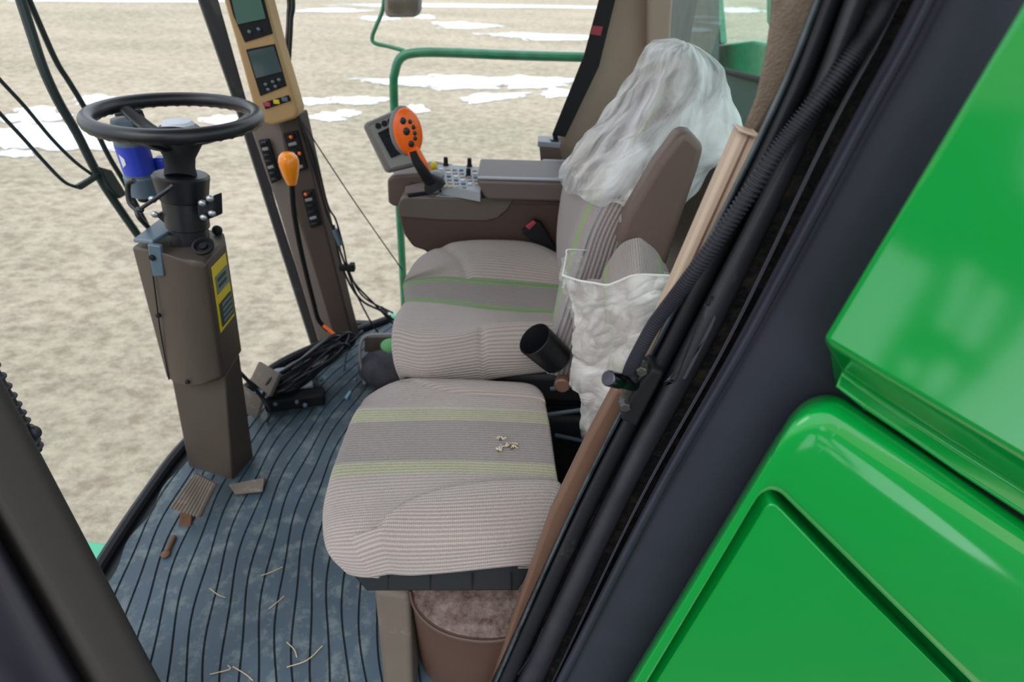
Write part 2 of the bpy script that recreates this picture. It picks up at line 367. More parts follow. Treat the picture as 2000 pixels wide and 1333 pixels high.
for i, d in enumerate([(95, 268, 170, 26, .02), (20, 282, 26, 8, 0), (70, 225, 62, 16, -.05), (200, 195, 60, 9, 0), (330, 262, 80, 13, 0), (440, 236, 45, 12, 0), (640, 228, 34, 9, 0), (680, 221, 22, 7, 0), (610, 198, 40, 7, 0), (700, 196, 60, 8, 0),
        (790, 160, 90, 7, .03), (900, 160, 110, 14, .02), (1040, 160, 80, 12, .02), (960, 190, 65, 8, -.08), (1090, 182, 34, 9, 0), (812, 213, 24, 8, 0), (905, 50, 60, 7, .03), (1080, 72, 130, 7, .03), (960, 12, 380, 3, .01), (300, 1, 330, 3, 0),
        (830, 33, 20, 4, 0), (1280, 35, 90, 4, .03), (640, 20, 80, 4, 0), (1440, 20, 50, 5, 0), (30, 300, 40, 6, 0), (740, 36, 40, 4, 0)]):
    drift(bm, *d[:4], i, d[4])
tag(O('snow', bm, M['snow']), 'thin drifts of old white snow scattered over the dead grass field', 'snow', kind='stuff')

# unseen dark ground and snow, added behind the camera to mirror in the shields
def mirrored(px, py, yp=.35):
    p = Y(px, py, yp); d = _ray(px, py); d = Vector((d.x, -d.y, d.z)); return p+d*((GZ-p.z)/d.z)
bm = nb(); prism(bm, [V(-6, -.6, GZ-.05), V(9, -.6, GZ-.05), V(14, -14, GZ-.05), V(-6, -14, GZ-.05)], (0, 0, .085)); tag(O('unseen_dark_ground', bm, mat('unseen_dark_mud', '2a251e', .7, nscale=3, namt=.4, bump=.5, bscale=20, bdist=.02)), kind='structure')  # added out of view to keep the shield reflections dark
bm = nb()
for pl in ([(1560, 760), (1604, 640), (1700, 470), (1760, 505), (1815, 530), (1770, 610), (1715, 700), (1690, 745)], [(1880, 520), (1905, 545), (1860, 640), (1838, 655), (1824, 640), (1850, 580)], [(1935, 560), (1955, 590), (1915, 670), (1880, 688), (1868, 665), (1900, 600)],
           [(1760, 715), (1790, 720), (1775, 750), (1750, 745)], [(1820, 725), (1860, 720), (1850, 760), (1812, 790), (1795, 770)], [(1935, 560+150), (2100, 560), (2200, 1000), (1850, 830), (1900, 760)], [(2010, 250), (2300, 100), (2300, 330), (2030, 400)]):
    pts = [mirrored(*q) for q in pl]
    sm = [Vector(c) for c in catmull([tuple(p) for p in pts+[pts[0]]], 40)][:-1]
    for p in sm: p.z = GZ+.036+.002; p.x += .04*noise.noise(p*3); p.y += .04*noise.noise(p*3+V(5, 0, 0))
    prism(bm, sm, (0, 0, .03))
tag(O('unseen_mirror_snow', bm, M['snow']), 'unseen snow patches added behind the camera for the green shields to mirror', 'snow', kind='stuff')  # added patches, shaped to give the bright reflections on the shields

# ================================================================== CAB SHELL
# front edge of the floor (bowed) as world x for a given y
FE = [(0.30, -1.00), (0.55, -1.045), (0.82, -1.066), (1.05, -1.068), (1.24, -1.056), (1.45, -1.00), (1.667, -0.905), (1.80, -0.79), (1.92, -0.655), (2.02, -0.53)]
def xf(y):
    if y <= FE[0][0]: return FE[0][1]
    for (a, b), (c, d) in zip(FE, FE[1:]):
        if y <= c: return b+(d-b)*(y-a)/(c-a)
    return FE[-1][1]
bm = nb(); prism(bm, [V(x-0.012, y, -0.09) for y, x in FE]+[V(0.6, 2.06, -0.09), V(0.6, 0.30, -0.09)], (0, 0, 0.085))
tag(O('floor', bm, M['dark']), kind='structure')
# ribbed mat
matm = mat('rubber_floor_mat', '35444e', 0.5, spec=0.5, nscale=5, namt=0.25, bump=0.35, bscale=160, dirt='6f7774', dscale=16, dthr=0.50, damt=0.5)
matd = mat('mat_groove', '171e22', 0.8)
def gro(k, y): return -1.13+0.0412*k+0.36*(y-1.10)**2+0.004*sin(y*19+k*1.3)-0.02
fm = thing('floor_mat', 'dark blue-grey ribbed rubber mat with dusty scuffs covering the cab floor', 'floor mat', (-0.4, 1.1, 0))
bm = nb(); bml = nb()
ys = [0.33+0.02*i for i in range(86)]
for k in range(-9, 26):
    prev = None
    for y in ys:
        lim = xf(y)+0.035+0.01*sin(y*33)
        a = max(gro(k, y)+0.0013, lim); b = max(gro(k+1, y)-0.0013, lim); a = min(a, 0.3); b = min(b, 0.3)
        h = 0.0065
        cur = (V(a, y, 0.0), V(a+0.0015 if b-a > .004 else a, y, h), V(b-0.0015 if b-a > .004 else b, y, h), V(b, y, 0.0), b-a)
        if prev and (cur[4] > 0.002 or prev[4] > 0.002):
            q = [bm.verts.new(p) for p in prev[:4]]+[bm.verts.new(p) for p in cur[:4]]
            for i in range(3): bm.faces.new((q[i], q[i+1], q[i+5], q[i+4]))
        prev = cur
bmesh.ops.remove_doubles(bm, verts=bm.verts[:], dist=0.00005)
O('ribbed_surface', bm, matm, fm, smooth=False)
bm = nb(); prism(bm, [V(xf(y)+0.03, y, 0.0) for y in ys]+[V(0.3, ys[-1], 0.0), V(0.3, ys[0], 0.0)], (0, 0, 0.0012))
O('backing', bm, matd, fm, smooth=False)
# black rubber edging at the front glass
bm = nb(); tube(bm, [V(x, y, 0.012) for y, x in FE], 0.016, 8, n=60)
tag(O('trim_1', bm, M['rubber']), kind='structure')
# rear wall, left rear wall, roof
XR = 0.52
zs = X(1420, 300, XR).z
bm = nb(); prism(bm, [V(XR, 0.47, -0.09), V(XR, 2.08, -0.09), V(XR, 2.08, zs), V(XR, 0.47, zs)], (0.05, 0, 0))
tag(O('wall_rear', bm, M['brown'], bevel=0.004), kind='structure')
bm = nb(); box(bm, (XR-0.005, 1.27, zs+0.006), (0.09, 1.6, 0.05))
tag(O('trim_2', bm, M['taupe'], bevel=0.012), kind='structure')
bm = nb(); bm.faces.new([bm.verts.new(p) for p in (V(XR+0.02, 0.50, zs+.03), V(XR+0.02, 2.05, zs+.03), V(XR+0.02, 2.05, 1.80), V(XR+0.02, 0.50, 1.80))])
tag(O('window_3', bm, M['tinted'], smooth=False), kind='structure')
bm = nb(); prism(bm, [V(x, y, 1.82) for y, x in FE if y > .5]+[V(0.6, 2.06, 1.82), V(0.6, 0.5, 1.82), V(-1.0, 0.5, 1.82)], (0, 0, 0.12))
tag(O('ceiling', bm, M['taupe']), kind='structure')
# front glass (curved) and right side glass
def ext_(a, b_, z): return a+(b_-a)*((z-a.z)/(b_.z-a.z))
pa_ = (Y(640, 720, 1.89), Y(440, 0, 1.89)); pb_ = (Y(672, 700, 1.93), Y(500, 0, 1.93))
bm = nb(); fr = []
for y, x in FE[1:-3]: fr.append((bm.verts.new(V(x-0.012, y, 0.0)), bm.verts.new(V(x-0.012+0.02, y, 1.82))))
fr.append((bm.verts.new(ext_(*pa_, 0.0)), bm.verts.new(ext_(*pa_, 1.82))))
for (a, b), (c, d) in zip(fr, fr[1:]): bm.faces.new((a, c, d, b))
tag(O('window_1', bm, M['glass']), kind='structure')
bm = nb(); bm.faces.new([bm.verts.new(p) for p in (ext_(*pb_, 0.0), V(0.28, 2.045, 0.03), V(0.28, 2.045, 1.82), ext_(*pb_, 1.82))])
tag(O('window_2', bm, M['glass'], smooth=False), kind='structure')
bm = nb(); prism(bm, [Y(690, 632, 2.04), Y(900, 640, 2.04), Y(900, 654, 2.04), Y(690, 650, 2.04)], (0, 0.03, 0))
tag(O('trim_3', bm, M['rubber'], bevel=0.004), kind='structure')

# ---- rear right pillar with belt
bm = nb(); pxprism(bm, [(1330, -600), (1200, -60), (1182, 40), (1092, 262), (1066, 330), (1040, 470), (1330, 500), (1300, 100), (1312, -60), (1420, -600)], 2.0, (0, 0.09, 0))
rp = O('corner_pillar', bm, M['taupe'], bevel=0.03, bseg=5); tag(rp, 'wide taupe corner pillar behind the driver seat, leaning back beside the belt', 'pillar')
bm = nb(); pxprism(bm, [(1268, -60), (1266, 100), (1262, 330), (1330, 330), (1308, 100), (1318, -60)], 1.95, (0, 0.05, 0))
O('window_frame', bm, M['taupe'], rp, bevel=0.008)
sb = thing('seat_belt', 'black shoulder belt with red mark running down the rear corner pillar', 'seat belt', Y(1090, 262, 1.96))
bm = nb(); pxprism(bm, [(1183, -50), (1318, -600), (1349, -600), (1214, -50), (1170, 130), (1104, 268), (1078, 264), (1140, 110)], 1.955, (0, 0.004, 0))
O('webbing', bm, M['strap'], sb)
bm = nb(); pxprism(bm, [(1158, 50), (1178, 52), (1173, 70), (1153, 67)], 1.952, (0, 0.008, 0)); O('red_tab', bm, M['red'], sb)
bc = thing('belt_guide', 'grey topped brown belt retractor box at the foot of the corner pillar', 'belt guide', Y(1070, 325, 1.9))
bm = nb(); pxprism(bm, [(1053, 286), (1093, 290), (1100, 330), (1058, 335)], 1.88, (0, 0.09, 0)); O('housing', bm, M['console'], bc, bevel=0.006)
bm = nb(); prism(bm, [Y(1050, 287, 1.875), Y(1094, 291, 1.875), Y(1096, 278, 1.96), Y(1050, 275, 1.96)], (0, 0, 0.018)); O('cover', bm, M['lgrey'], bc, bevel=0.003)
bm = nb(); prism(bm, [Y(1074, 282, 1.885)+V(0, 0, .012), Y(1090, 284, 1.885)+V(0, 0, .012), Y(1088, 272, 1.95)+V(0, 0, .012), Y(1079, 271, 1.95)+V(0, 0, .012)], (0, 0, 0.004)); O('slot', bm, M['screen'], bc)

# ================================================================== OUTSIDE THE CAB
hr = thing('handrail', 'green tubular handrail standing outside the right side window', 'handrail', Y(795, 560, 2.6))
pts = [Y(1150, 112, 2.6), Y(1000, 108, 2.6), Y(880, 103, 2.6), Y(815, 103, 2.6), Y(784, 112, 2.6), Y(772, 138, 2.6), Y(769, 180, 2.6), Y(776, 330, 2.6), Y(787, 540, 2.6), Y(795, 700, 2.6), Y(800, 800, 2.6)]
bm = nb(); tube(bm, pts, 0.019, 14, n=70); O('rail_tube', bm, M['rail'], hr)
bm = nb(); box(bm, Y(800, 800, 2.6)+V(0, 0, -.01), (0.9, 0.14, 0.03)); O('foot_plate', bm, M['rail'], hr)
mi = thing('side_mirror', 'grey rectangular side mirror on a bent green arm above the handrail', 'mirror', Y(785, 105, 2.62))
bm = nb(); tube(bm, [Y(752, -20, 2.62), Y(747, 20, 2.62), Y(735, 50, 2.62), Y(727, 72, 2.62), Y(732, 84, 2.62), Y(760, 91, 2.62), Y(790, 99, 2.61)], 0.0085, 10, n=40); O('arm', bm, M['rail'], mi)
bm = nb(); pxprism(bm, [(750, -60), (750, 25), (757, 35), (812, 34), (821, 24), (823, -60)], 2.58, (0, 0.05, 0)); O('housing', bm, M['grey'], mi, bevel=0.012)
bm = nb(); pxprism(bm, [(756, -60), (756, 22), (761, 29), (810, 28), (816, 20), (817, -60)], 2.575, (0, 0.01, 0)); O('mirror_glass', bm, M['mirror'], mi, bevel=0.002)
# green platform bits below the glass
bm = nb(); a = Z(196, 1066, -0.14); prism(bm, [V(-1.32, 0.2, -0.14), V(-1.085, 0.2, -0.14), V(-1.085, a.y, -0.14), V(-1.32, a.y+.02, -0.14)], (0, 0, -0.10))
tag(O('platform_beam', bm, M['palegreen'], bevel=0.01), 'pale green metal beam just below the front glass, at the left floor corner', 'beam')
bm = nb(); prism(bm, [Y(733, 640, 2.2), Y(752, 617, 2.25), Y(775, 617, 2.25), Y(900, 640, 2.2)], (0, 0.10, -0.05))
tag(O('platform_bracket', bm, M['palegreen'], bevel=0.006), 'pale green metal bracket outside the foot of the right side window', 'bracket')

# behind the rear window
tk = thing('grain_tank', 'dark green sheet metal tank seen low through the rear window', 'tank', (1.3, 1.5, 0))
def Xq(x, y, v): return X(x, y, v)
bm = nb(); prism(bm, [Xq(1380, 128, 1.15), Xq(1430, 142, 1.15), Xq(1620, 190, 1.15), Xq(1620, 520, 1.15), Xq(1330, 520, 1.15), Xq(1340, 128, 1.15)], (0.06, 0, 0)); O('tank_wall', bm, M['tank'], tk)
bm = nb(); tube(bm, [Xq(1380, 128, 1.14), Xq(1430, 142, 1.14), Xq(1620, 192, 1.14)], 0.016, 10); O('rim', bm, M['blackm'], tk)
ep = thing('engine_cover', 'bright green engine cover lumps behind the dark tank rim', 'engine cover', Xq(1450, 130, 1.7))
bm = nb(); prism(bm, [Xq(1385, 88, 1.7), Xq(1420, 84, 1.7), Xq(1470, 78, 1.7), Xq(1520, 88, 1.7), Xq(1640, 92, 1.7), Xq(1640, 230, 1.7), Xq(1385, 160, 1.7)], (0.3, 0, 0)); O('cover', bm, M['rail'], ep, bevel=0.02)
bm = nb(); prism(bm, [Xq(1383, -60, 1.62), Xq(1396, -60, 1.62), Xq(1408, 84, 1.62), Xq(1383, 90, 1.62)], (0.05, 0, 0)); O('post', bm, M['rail'], ep)
bm = nb(); prism(bm, [Xq(1300, -80, 1.5), Xq(1386, -80, 1.5), Xq(1386, 150, 1.5), Xq(1300, 150, 1.5)], (0.08, 0, 0))
tag(O('ladder_housing', bm, mat('weathered_green_grey', '2a3c36', 0.6, nscale=6, namt=0.3), bevel=0.01), 'grey green metal column filling the left part of the rear window', 'column')
bm = nb(); prism(bm, [Xq(1497, -60, 1.3), Xq(1530, -60, 1.3), Xq(1530, 50, 1.3), Xq(1505, 54, 1.3), Xq(1497, 44, 1.3)], (0.05, 0, 0))
tag(O('work_light', bm, M['rail'], bevel=0.006), 'green bracket hanging at the upper right of the rear window', 'bracket')

# ================================================================== WINDSHIELD WIPER (outside the front glass)
wp = thing('windshield_wiper', 'long dark double arm wiper standing outside the front glass left of the steering wheel', 'wiper', X(290, 470, -1.2))
WX = -1.19
def wt_(name, p, r, mm='wiper', n=None): bm = nb(); tube(bm, [X(a, b, WX+(c[0] if c else 0)) for a, b, *c in p], r, 8, n=n); return O(name, bm, M[mm], wp)
wt_('arm', [(28, -40), (60, 60), (85, 135), (115, 200), (150, 260), (180, 320), (205, 365), (235, 410), (282, 478)], 0.0115, n=30)
wt_('arm', [(40, -40), (75, 42), (110, 120), (135, 160), (165, 210), (190, 260), (215, 310), (245, 360), (290, 445)], 0.007, n=30)
wt_('blade', [(-40, 110), (0, 156), (50, 210), (100, 270), (145, 315), (178, 340)], 0.0045, n=20)
wt_('blade', [(-40, 180), (0, 222), (45, 270), (90, 320), (125, 355), (150, 366)], 0.0045, n=20)
bm = nb(); prism(bm, [X(143, 362, WX), X(188, 336, WX), X(194, 344, WX), X(152, 371, WX)], (0.012, 0, 0)); O('crossbar', bm, M['wiper'], wp, bevel=0.003)
bm = nb(); prism(bm, [X(180, 325, WX), X(206, 332, WX), X(236, 380, WX), X(222, 388, WX), X(200, 365, WX)], (0.02, 0, 0)); O('bracket', bm, M['wiper'], wp, bevel=0.004)

# ================================================================== LEFT FOREGROUND DOOR PILLAR
def strip(name, rows, m_, parent=None, n=40, **k):
    """rows: list of cross sections, each a list of (px, py, y)"""
    g = [[Y(*p) for p in r] for r in rows]
    return loft(name, g, k.pop('nu', 24), n, m_, parent, **k)[0]
def lineat(p0, p1, y): return p0[0]+(p1[0]-p0[0])*(y-p0[1])/(p1[1]-p0[1])
dp = thing('door_post', 'dark grey-brown door post with a rubber ridge at the lower left corner', 'post', Y(150, 1333, 0.44))
L = {'e': ((0, 735), (314, 1333)), 'r': ((0, 985), (205, 1333)), 'g': ((0, 1050), (165, 1333)), 'k': ((0, 1098), (130, 1333)), 'b': ((0, 1150), (92, 1333)), 'z': ((-200, 1050), (20, 1333))}
rows = []
for py in (-300, 40, 380, 620, 860, 1100, 1340, 1600, 1850):
    f = lambda k, o=0: lineat(*L[k], py)+o
    rows.append([(f('e', -3), py, 0.50), (f('e'), py, 0.47), (f('e', -16), py, 0.455), ((f('e')*.6+f('r')*.4), py, 0.445), (f('r', 22), py, 0.435), (f('r', 0), py, 0.437), (f('g', 8), py, 0.46), (f('g', -6), py, 0.465)])
strip('cover', rows, mat('post_vinyl', '35322f', 0.7, spec=0.3, bump=0.5, bscale=800, bdist=0.0006), dp, nu=48, solid=0.008)
rows = []
for py in (-300, 40, 380, 620, 860, 1100, 1340, 1600, 1850):
    f = lambda k, o=0: lineat(*L[k], py)+o
    rows.append([(f('g', 2), py, 0.465), (f('k', 20), py, 0.435), (f('k', 0), py, 0.425), (f('k', -20), py, 0.435), (f('b', -8), py, 0.455), (f('z'), py, 0.44), (f('z', -60), py, 0.44)])
strip('rubber_ridge', rows, mat('dark_ridge', '26242c', 0.8, spec=0.2, bump=0.4, bscale=700, bdist=0.0006), dp, nu=48, solid=0.008)
rh = nb(); pth = [Y(-75, 615, 0.50), Y(-22, 705, 0.50), Y(20, 780, 0.50), Y(52, 838, 0.50), Y(74, 880, 0.505)]
tube(rh, pth, lambda t: 0.0050+0.0036*max(0, sin(t*2*pi*15)), 14, n=240)
ell = Y(66, 845, 0.50); ellipsoid(rh, ell, (0.008, 0.008, 0.010))
tag(O('ribbed_cable', rh, M['hose']), 'black ribbed cable sleeve showing its bumps along the left door post', 'cable')

# ================================================================== RIGHT DOOR FRAME (rear door pillar, seals, vinyl panel)
RW = [-700, 0, 260, 667, 1000, 1333, 1650]
def col_(v): # v: px at rows 0,260,667,1000,1333
    a = v[0]-(v[1]-v[0])/260*700*.85; b = v[4]+(v[4]-v[3])/333*317
    return [a]+list(v)+[b]
def band(name, cols, m_, parent, nu=28, **k):
    """cols: list of (px list at the five rows, y)"""
    cc = [(col_(v), y) for v, y in cols]
    rows = [[(c[0][i], RW[i], c[1]) for c in cc] for i in range(7)]
    return strip(name, rows, m_, parent, n=80, nu=nu, **k)
df = thing('door_frame', 'dark rear frame of the cab door with layered rubber seals and slate grey vinyl panel', 'door frame', Y(1200, 1000, 0.46))
fel = [Y(1508, -60, .53), Y(1540, -600, .53), Y(1800, -600, .53), Y(1600, -60, .53), Y(1600, 10, .53), Y(1588, 50, .53), Y(1568, 100, .53), Y(1545, 145, .53), Y(1470, 275, .53), Y(1448, 258, .53), Y(1474, 190, .53), Y(1492, 110, .53), Y(1502, 40, .53)]
bm = nb(); prism(bm, fel, (0.03, 0.05, 0)); O('felt_lining', bm, M['felt'], df, bevel=0.004)
# moulded trim strip, beige above and brown below the bracket
bm = nb(); pxprism(bm, [(1446, 254), (1482, 268), (1245, 790), (1210, 790)], .515, (0, 0.02, 0)); bg = O('inner_trim', bm, M['beige'], df, bevel=0.004, label='beige moulded trim strip')
bm = nb(); pxprism(bm, [(1464, 262), (1467, 263), (1232, 780), (1229, 780)], .5135, (0, 0.004, 0)); O('seam', bm, M['trimbrown'], bg)
bm = nb(); pxprism(bm, [(1482, 262), (1486, 268), (1250, 785), (1243, 785)], .508, (0, 0.02, 0)); O('lip', bm, M['beige'], bg, bevel=0.002)
bm = nb(); pxprism(bm, [(1444, 252), (1484, 266), (1481, 272), (1442, 258)], .511, (0, 0.02, 0)); O('end_cap', bm, M['beige'], bg, bevel=0.002)
bm = nb(); pxprism(bm, [(1203, 760), (1250, 772), (1150, 985), (1092, 1110), (1040, 1220), (1000, 1333), (900, 1560), (845, 1560), (962, 1333), (1010, 1190), (1075, 1010), (1150, 858)], .522, (0, 0.02, 0))
O('lower_trim', bm, M['trimbrown'], df, bevel=0.005, label='brown lower trim strip')
band('glass_edge_strip', [([1588, 1480, 1280, 1112, 964], .515), ([1592, 1483, 1282, 1115, 967], .500), ([1606, 1494, 1289, 1120, 972], .500), ([1610, 1498, 1294, 1124, 976], .515)], mat('greenish_grey_strip', '3d474c', 0.25, spec=0.6, nscale=25, namt=0.6), df, nu=16, solid=0.004)
band('channel', [([1600, 1492, 1288, 1112, 960], .520), ([1640, 1540, 1330, 1160, 1005], .512), ([1700, 1590, 1400, 1215, 1062], .512), ([1800, 1672, 1450, 1262, 1096], .500)], M['gap'], df, nu=20, solid=0.006)
band('inner_seal', [([1604, 1494, 1292, 1124, 972], .512), ([1612, 1505, 1302, 1130, 978], .489), ([1626, 1518, 1316, 1142, 990], .485), ([1640, 1532, 1328, 1156, 1002], .492), ([1646, 1538, 1334, 1162, 1006], .512)], M['rubber'], df, nu=30, solid=0.004)
band('outer_seal', [([1646, 1542, 1334, 1166, 1008], .505), ([1654, 1548, 1342, 1176, 1016], .476), ([1668, 1560, 1356, 1190, 1030], .466), ([1684, 1574, 1374, 1204, 1046], .468), ([1698, 1584, 1388, 1214, 1058], .482), ([1702, 1588, 1394, 1218, 1062], .505)], M['seal'], df, nu=36, solid=0.004)
band('flange', [([1748, 1612, 1416, 1234, 1076], .510), ([1752, 1616, 1419, 1237, 1078], .470), ([1758, 1620, 1423, 1240, 1081], .470), ([1762, 1624, 1427, 1243, 1084], .505)], mat('flange_edge', '3c3c46', 0.4, spec=0.6), df, nu=12, solid=0.002)
bp_ = [([1798, 1656, 1441, 1252, 1083], .500), ([1801, 1660, 1444, 1255, 1085], .460), ([1810, 1670, 1452, 1262, 1092], .448), ([1824, 1684, 1464, 1274, 1102], .449), ([1832, 1693, 1473, 1281, 1108], .458), ([1860, 1722, 1500, 1308, 1134], .455), ([1930, 1790, 1570, 1375, 1198], .448), ([2020, 1870, 1650, 1450, 1262], .445), ([2130, 1980, 1780, 1560, 1370], .445)]
band('vinyl_panel', bp_, M['slate'], df, nu=80, solid=0.012)
# torn flap of the outer seal
bm = nb(); tear = [(1390, 580), (1386, 598), (1378, 600), (1372, 640), (1345, 690), (1322, 744), (1306, 750), (1312, 744), (1340, 742), (1362, 700), (1380, 664), (1392, 640), (1399, 622)]
pxprism(bm, tear, .4665, (0, 0.006, 0)); O('torn_flap', bm, mat('torn_flap', '35343f', 0.6, bump=0.4, bscale=300), df, bevel=0.0015)
bm = nb(); tube(bm, [Y(1389, 578, .4655), Y(1385, 597, .4655), Y(1376, 602, .4655), Y(1340, 690, .4655), Y(1320, 742, .4655), Y(1308, 746, .4655)], 0.0008, 6, n=30); O('tear', bm, M['blackm'], df)
bm = nb(); tube(bm, [Y(1060, 1228, .466), Y(1052, 1250, .466), Y(1040, 1275, .466), Y(1012, 1318, .466)], 0.0012, 6, n=20); O('tear', bm, M['blackm'], df)
# ribbed conduit
hp = [(1742, -30), (1732, 8), (1700, 62), (1672, 100), (1616, 172), (1560, 242), (1512, 306), (1448, 400), (1392, 480), (1345, 545), (1311, 590), (1278, 634), (1252, 680), (1234, 716), (1226, 738)]
bm = nb(); NR = 150
tube(bm, [Y(a, b, .462+.02*max(0, (b-500)/240)) for a, b in hp], lambda t: 0.0066+0.0013*sin(t*2*pi*NR), 14, n=NR*6)
tag(O('ribbed_conduit', bm, M['hose']), 'black ribbed conduit hose running down along the door frame seals to the chrome stud', 'hose')
# stud and bracket
bk = thing('strut_bracket', 'black bolted bracket with a shiny ball stud at the lower end of the conduit', 'bracket', Y(1240, 760, .49))
bm = nb(); pxprism(bm, [(1274, 721), (1298, 730), (1243, 836), (1213, 822), (1225, 790), (1250, 750)], .473, (0, 0.03, 0)); O('mounting_block', bm, M['blackm'], bk, bevel=0.004)
bm = nb(); pxprism(bm, [(1244, 706), (1256, 700), (1268, 712), (1264, 738), (1248, 762), (1230, 800), (1216, 808), (1213, 790), (1220, 762), (1236, 738)], .478, (0, 0.012, 0)); O('plate', bm, M['weld'], bk, bevel=0.003)
for (a, b) in ((1253, 719), (1221, 789)):
    c = Y(a, b, .478); bm = nb(); lathe(bm, [(0.0085, 0.004), (0.0085, -0.001), (0.0068, -0.003), (0.0066, -0.008), (0.0055, -0.009)], c, (0.15, 1, -0.1), 6); O('bolt', bm, M['weld'], bk, bevel=0.001)
a = Y(1238, 752, .478); b = Y(1187, 739, .452)
bm = nb(); ax = b-a; Ls = ax.length; lathe(bm, [(0.0075, 0), (0.0075, Ls*.42), (0.0062, Ls*.46), (0.0062, Ls*.54), (0.0088, Ls*.58), (0.0088, Ls*.97), (0.0078, Ls)], a, ax, 20); O('stud', bm, M['chrome'], bk, bevel=0.0006)
bm = nb(); c0 = Y(1228, 738, .478); lathe(bm, [(0.0075, 0), (0.0085, .012), (0.0065, .016)], c0+V(0.004, 0, -0.008), V(-.2, -.1, 1), 18); O('hose_end', bm, M['blackm'], bk)

# ================================================================== GREEN SHIELDS
us = thing('upper_shield', 'upper glossy green side shield with a sharp lower lip, top right', 'shield', Y(1800, 780, .36))
def A_(x): return 666+(x-1606)*0.584
cols = [1606, 1700, 1800, 1900, 2000, 2200, 2450]
bm = nb()
yA, yB, yC = .350, .405, .392
Bx = [(1642, 724), (1700, 765), (1752, 800), (1870, 876), (2000, 958), (2200, 1086), (2450, 1246)]
Cx = [(1632, 756), (1688, 800), (1760, 848), (1870, 924), (2000, 1008), (2200, 1140), (2450, 1305)]
top = [Y(2450, -700, yA), Y(2400, -700, yA), Y(2010, -8, yA), Y(1800, 345, yA), Y(1612, 660, yA), Y(1608, 672, yA)]
rA = [Y(c, A_(c), yA) for c in cols]; rB = [Y(a, b, yB) for a, b in Bx]; rC = [Y(a, b, yC) for a, b in Cx]
front = [Y(2450, -700, yA), Y(2418, -700, yA), Y(2200, -332, yA), Y(2008, -8, yA), Y(1800, 342, yA)]
fv = [bm.verts.new(p) for p in front]; av = [bm.verts.new(p) for p in rA]; bv = [bm.verts.new(p) for p in rB]; cv = [bm.verts.new(p) for p in rC]
bm.faces.new(fv+av)
dv_ = [bm.verts.new(CAM+(p-CAM)*1.09) for p in rC]
for i in range(6):
    bm.faces.new((av[i], av[i+1], bv[i+1], bv[i])); bm.faces.new((bv[i], bv[i+1], cv[i+1], cv[i])); bm.faces.new((cv[i], cv[i+1], dv_[i+1], dv_[i]))
# turned-in left edge
ed = [bm.verts.new(CAM+(p.co-CAM)*(.425/.35)+V(.006, 0, 0)) for p in fv[1:]+[av[0]]]
e0 = fv[1:]+[av[0]]
for i in range(len(e0)-1): bm.faces.new((e0[i], e0[i+1], ed[i+1], ed[i]))
bm.faces.new((av[0], bv[0], cv[0], dv_[0], ed[-1]))
O('panel', bm, M['green'], us, bevel=0.005, bseg=4)
ls = thing('lower_shield', 'lower glossy green side shield with rounded shoulder around an inset door', 'shield', Y(1500, 1200, .36))
OC = [(979, 1733), (1102, 1533), (1224, 1333), (1400, 1043), (1500, 878), (1526, 838), (1546, 808), (1572, 784), (1606, 772), (1640, 775), (1670, 792), (1700, 812), (1850, 914), (2000, 1018), (2300, 1225)]
GC = [(1026, 1733), (1145, 1533), (1264, 1333), (1400, 1105), (1462, 1000), (1472, 984), (1480, 972), (1490, 963), (1504, 958), (1518, 961), (1530, 969), (1545, 984), (1680, 1118), (1896, 1333), (2296, 1731)]
prof = [(0, .44), (0.0, .415), (.03, .395), (.10, .378), (.22, .366), (.40, .359), (.65, .356), (.90, .355), (.98, .357), (1.0, .366), (1.0, .40)]
rows = []
for s, yy in prof:
    rows.append([Y(o[0]+(g[0]-o[0])*s, o[1]+(g[1]-o[1])*s, yy+(0.03 if s > .985 and yy > .37 else 0)) for o, g in zip(OC, GC)])
rows_ = rows
loft('surround', rows_, 220, 90, M['green'], ls)
IN = [(1046, 1733), (1284, 1333), (1400, 1147), (1488, 1004), (1495, 993), (1503, 987), (1511, 986), (1519, 990), (1530, 1000), (1674, 1150), (1858, 1333), (2250, 1733)]
bm = nb(); pxprism(bm, IN, .361, (0, 0.03, 0)); O('inset_door', bm, M['green'], ls, bevel=0.0035, bseg=4)
bm = nb(); pxprism(bm, [(1000, 1733), (1240, 1345), (1465, 975), (1506, 940), (1552, 968), (1925, 1333), (2335, 1733)], .424, (0, 0.01, 0)); O('backing', bm, M['green'], ls)
bm = nb(); pxprism(bm, [(1600, 800), (1700, 760), (2500, 1150), (2500, 1420), (1900, 1050)], .45, (0, 0.02, 0)); O('dark_gap', bm, M['blackm'], ls)

# ================================================================== STEERING COLUMN
sc = thing('steering_column', 'brown steering column pedestal with black upper tube standing on the ribbed mat', 'steering column', Z(440, 935, 0))
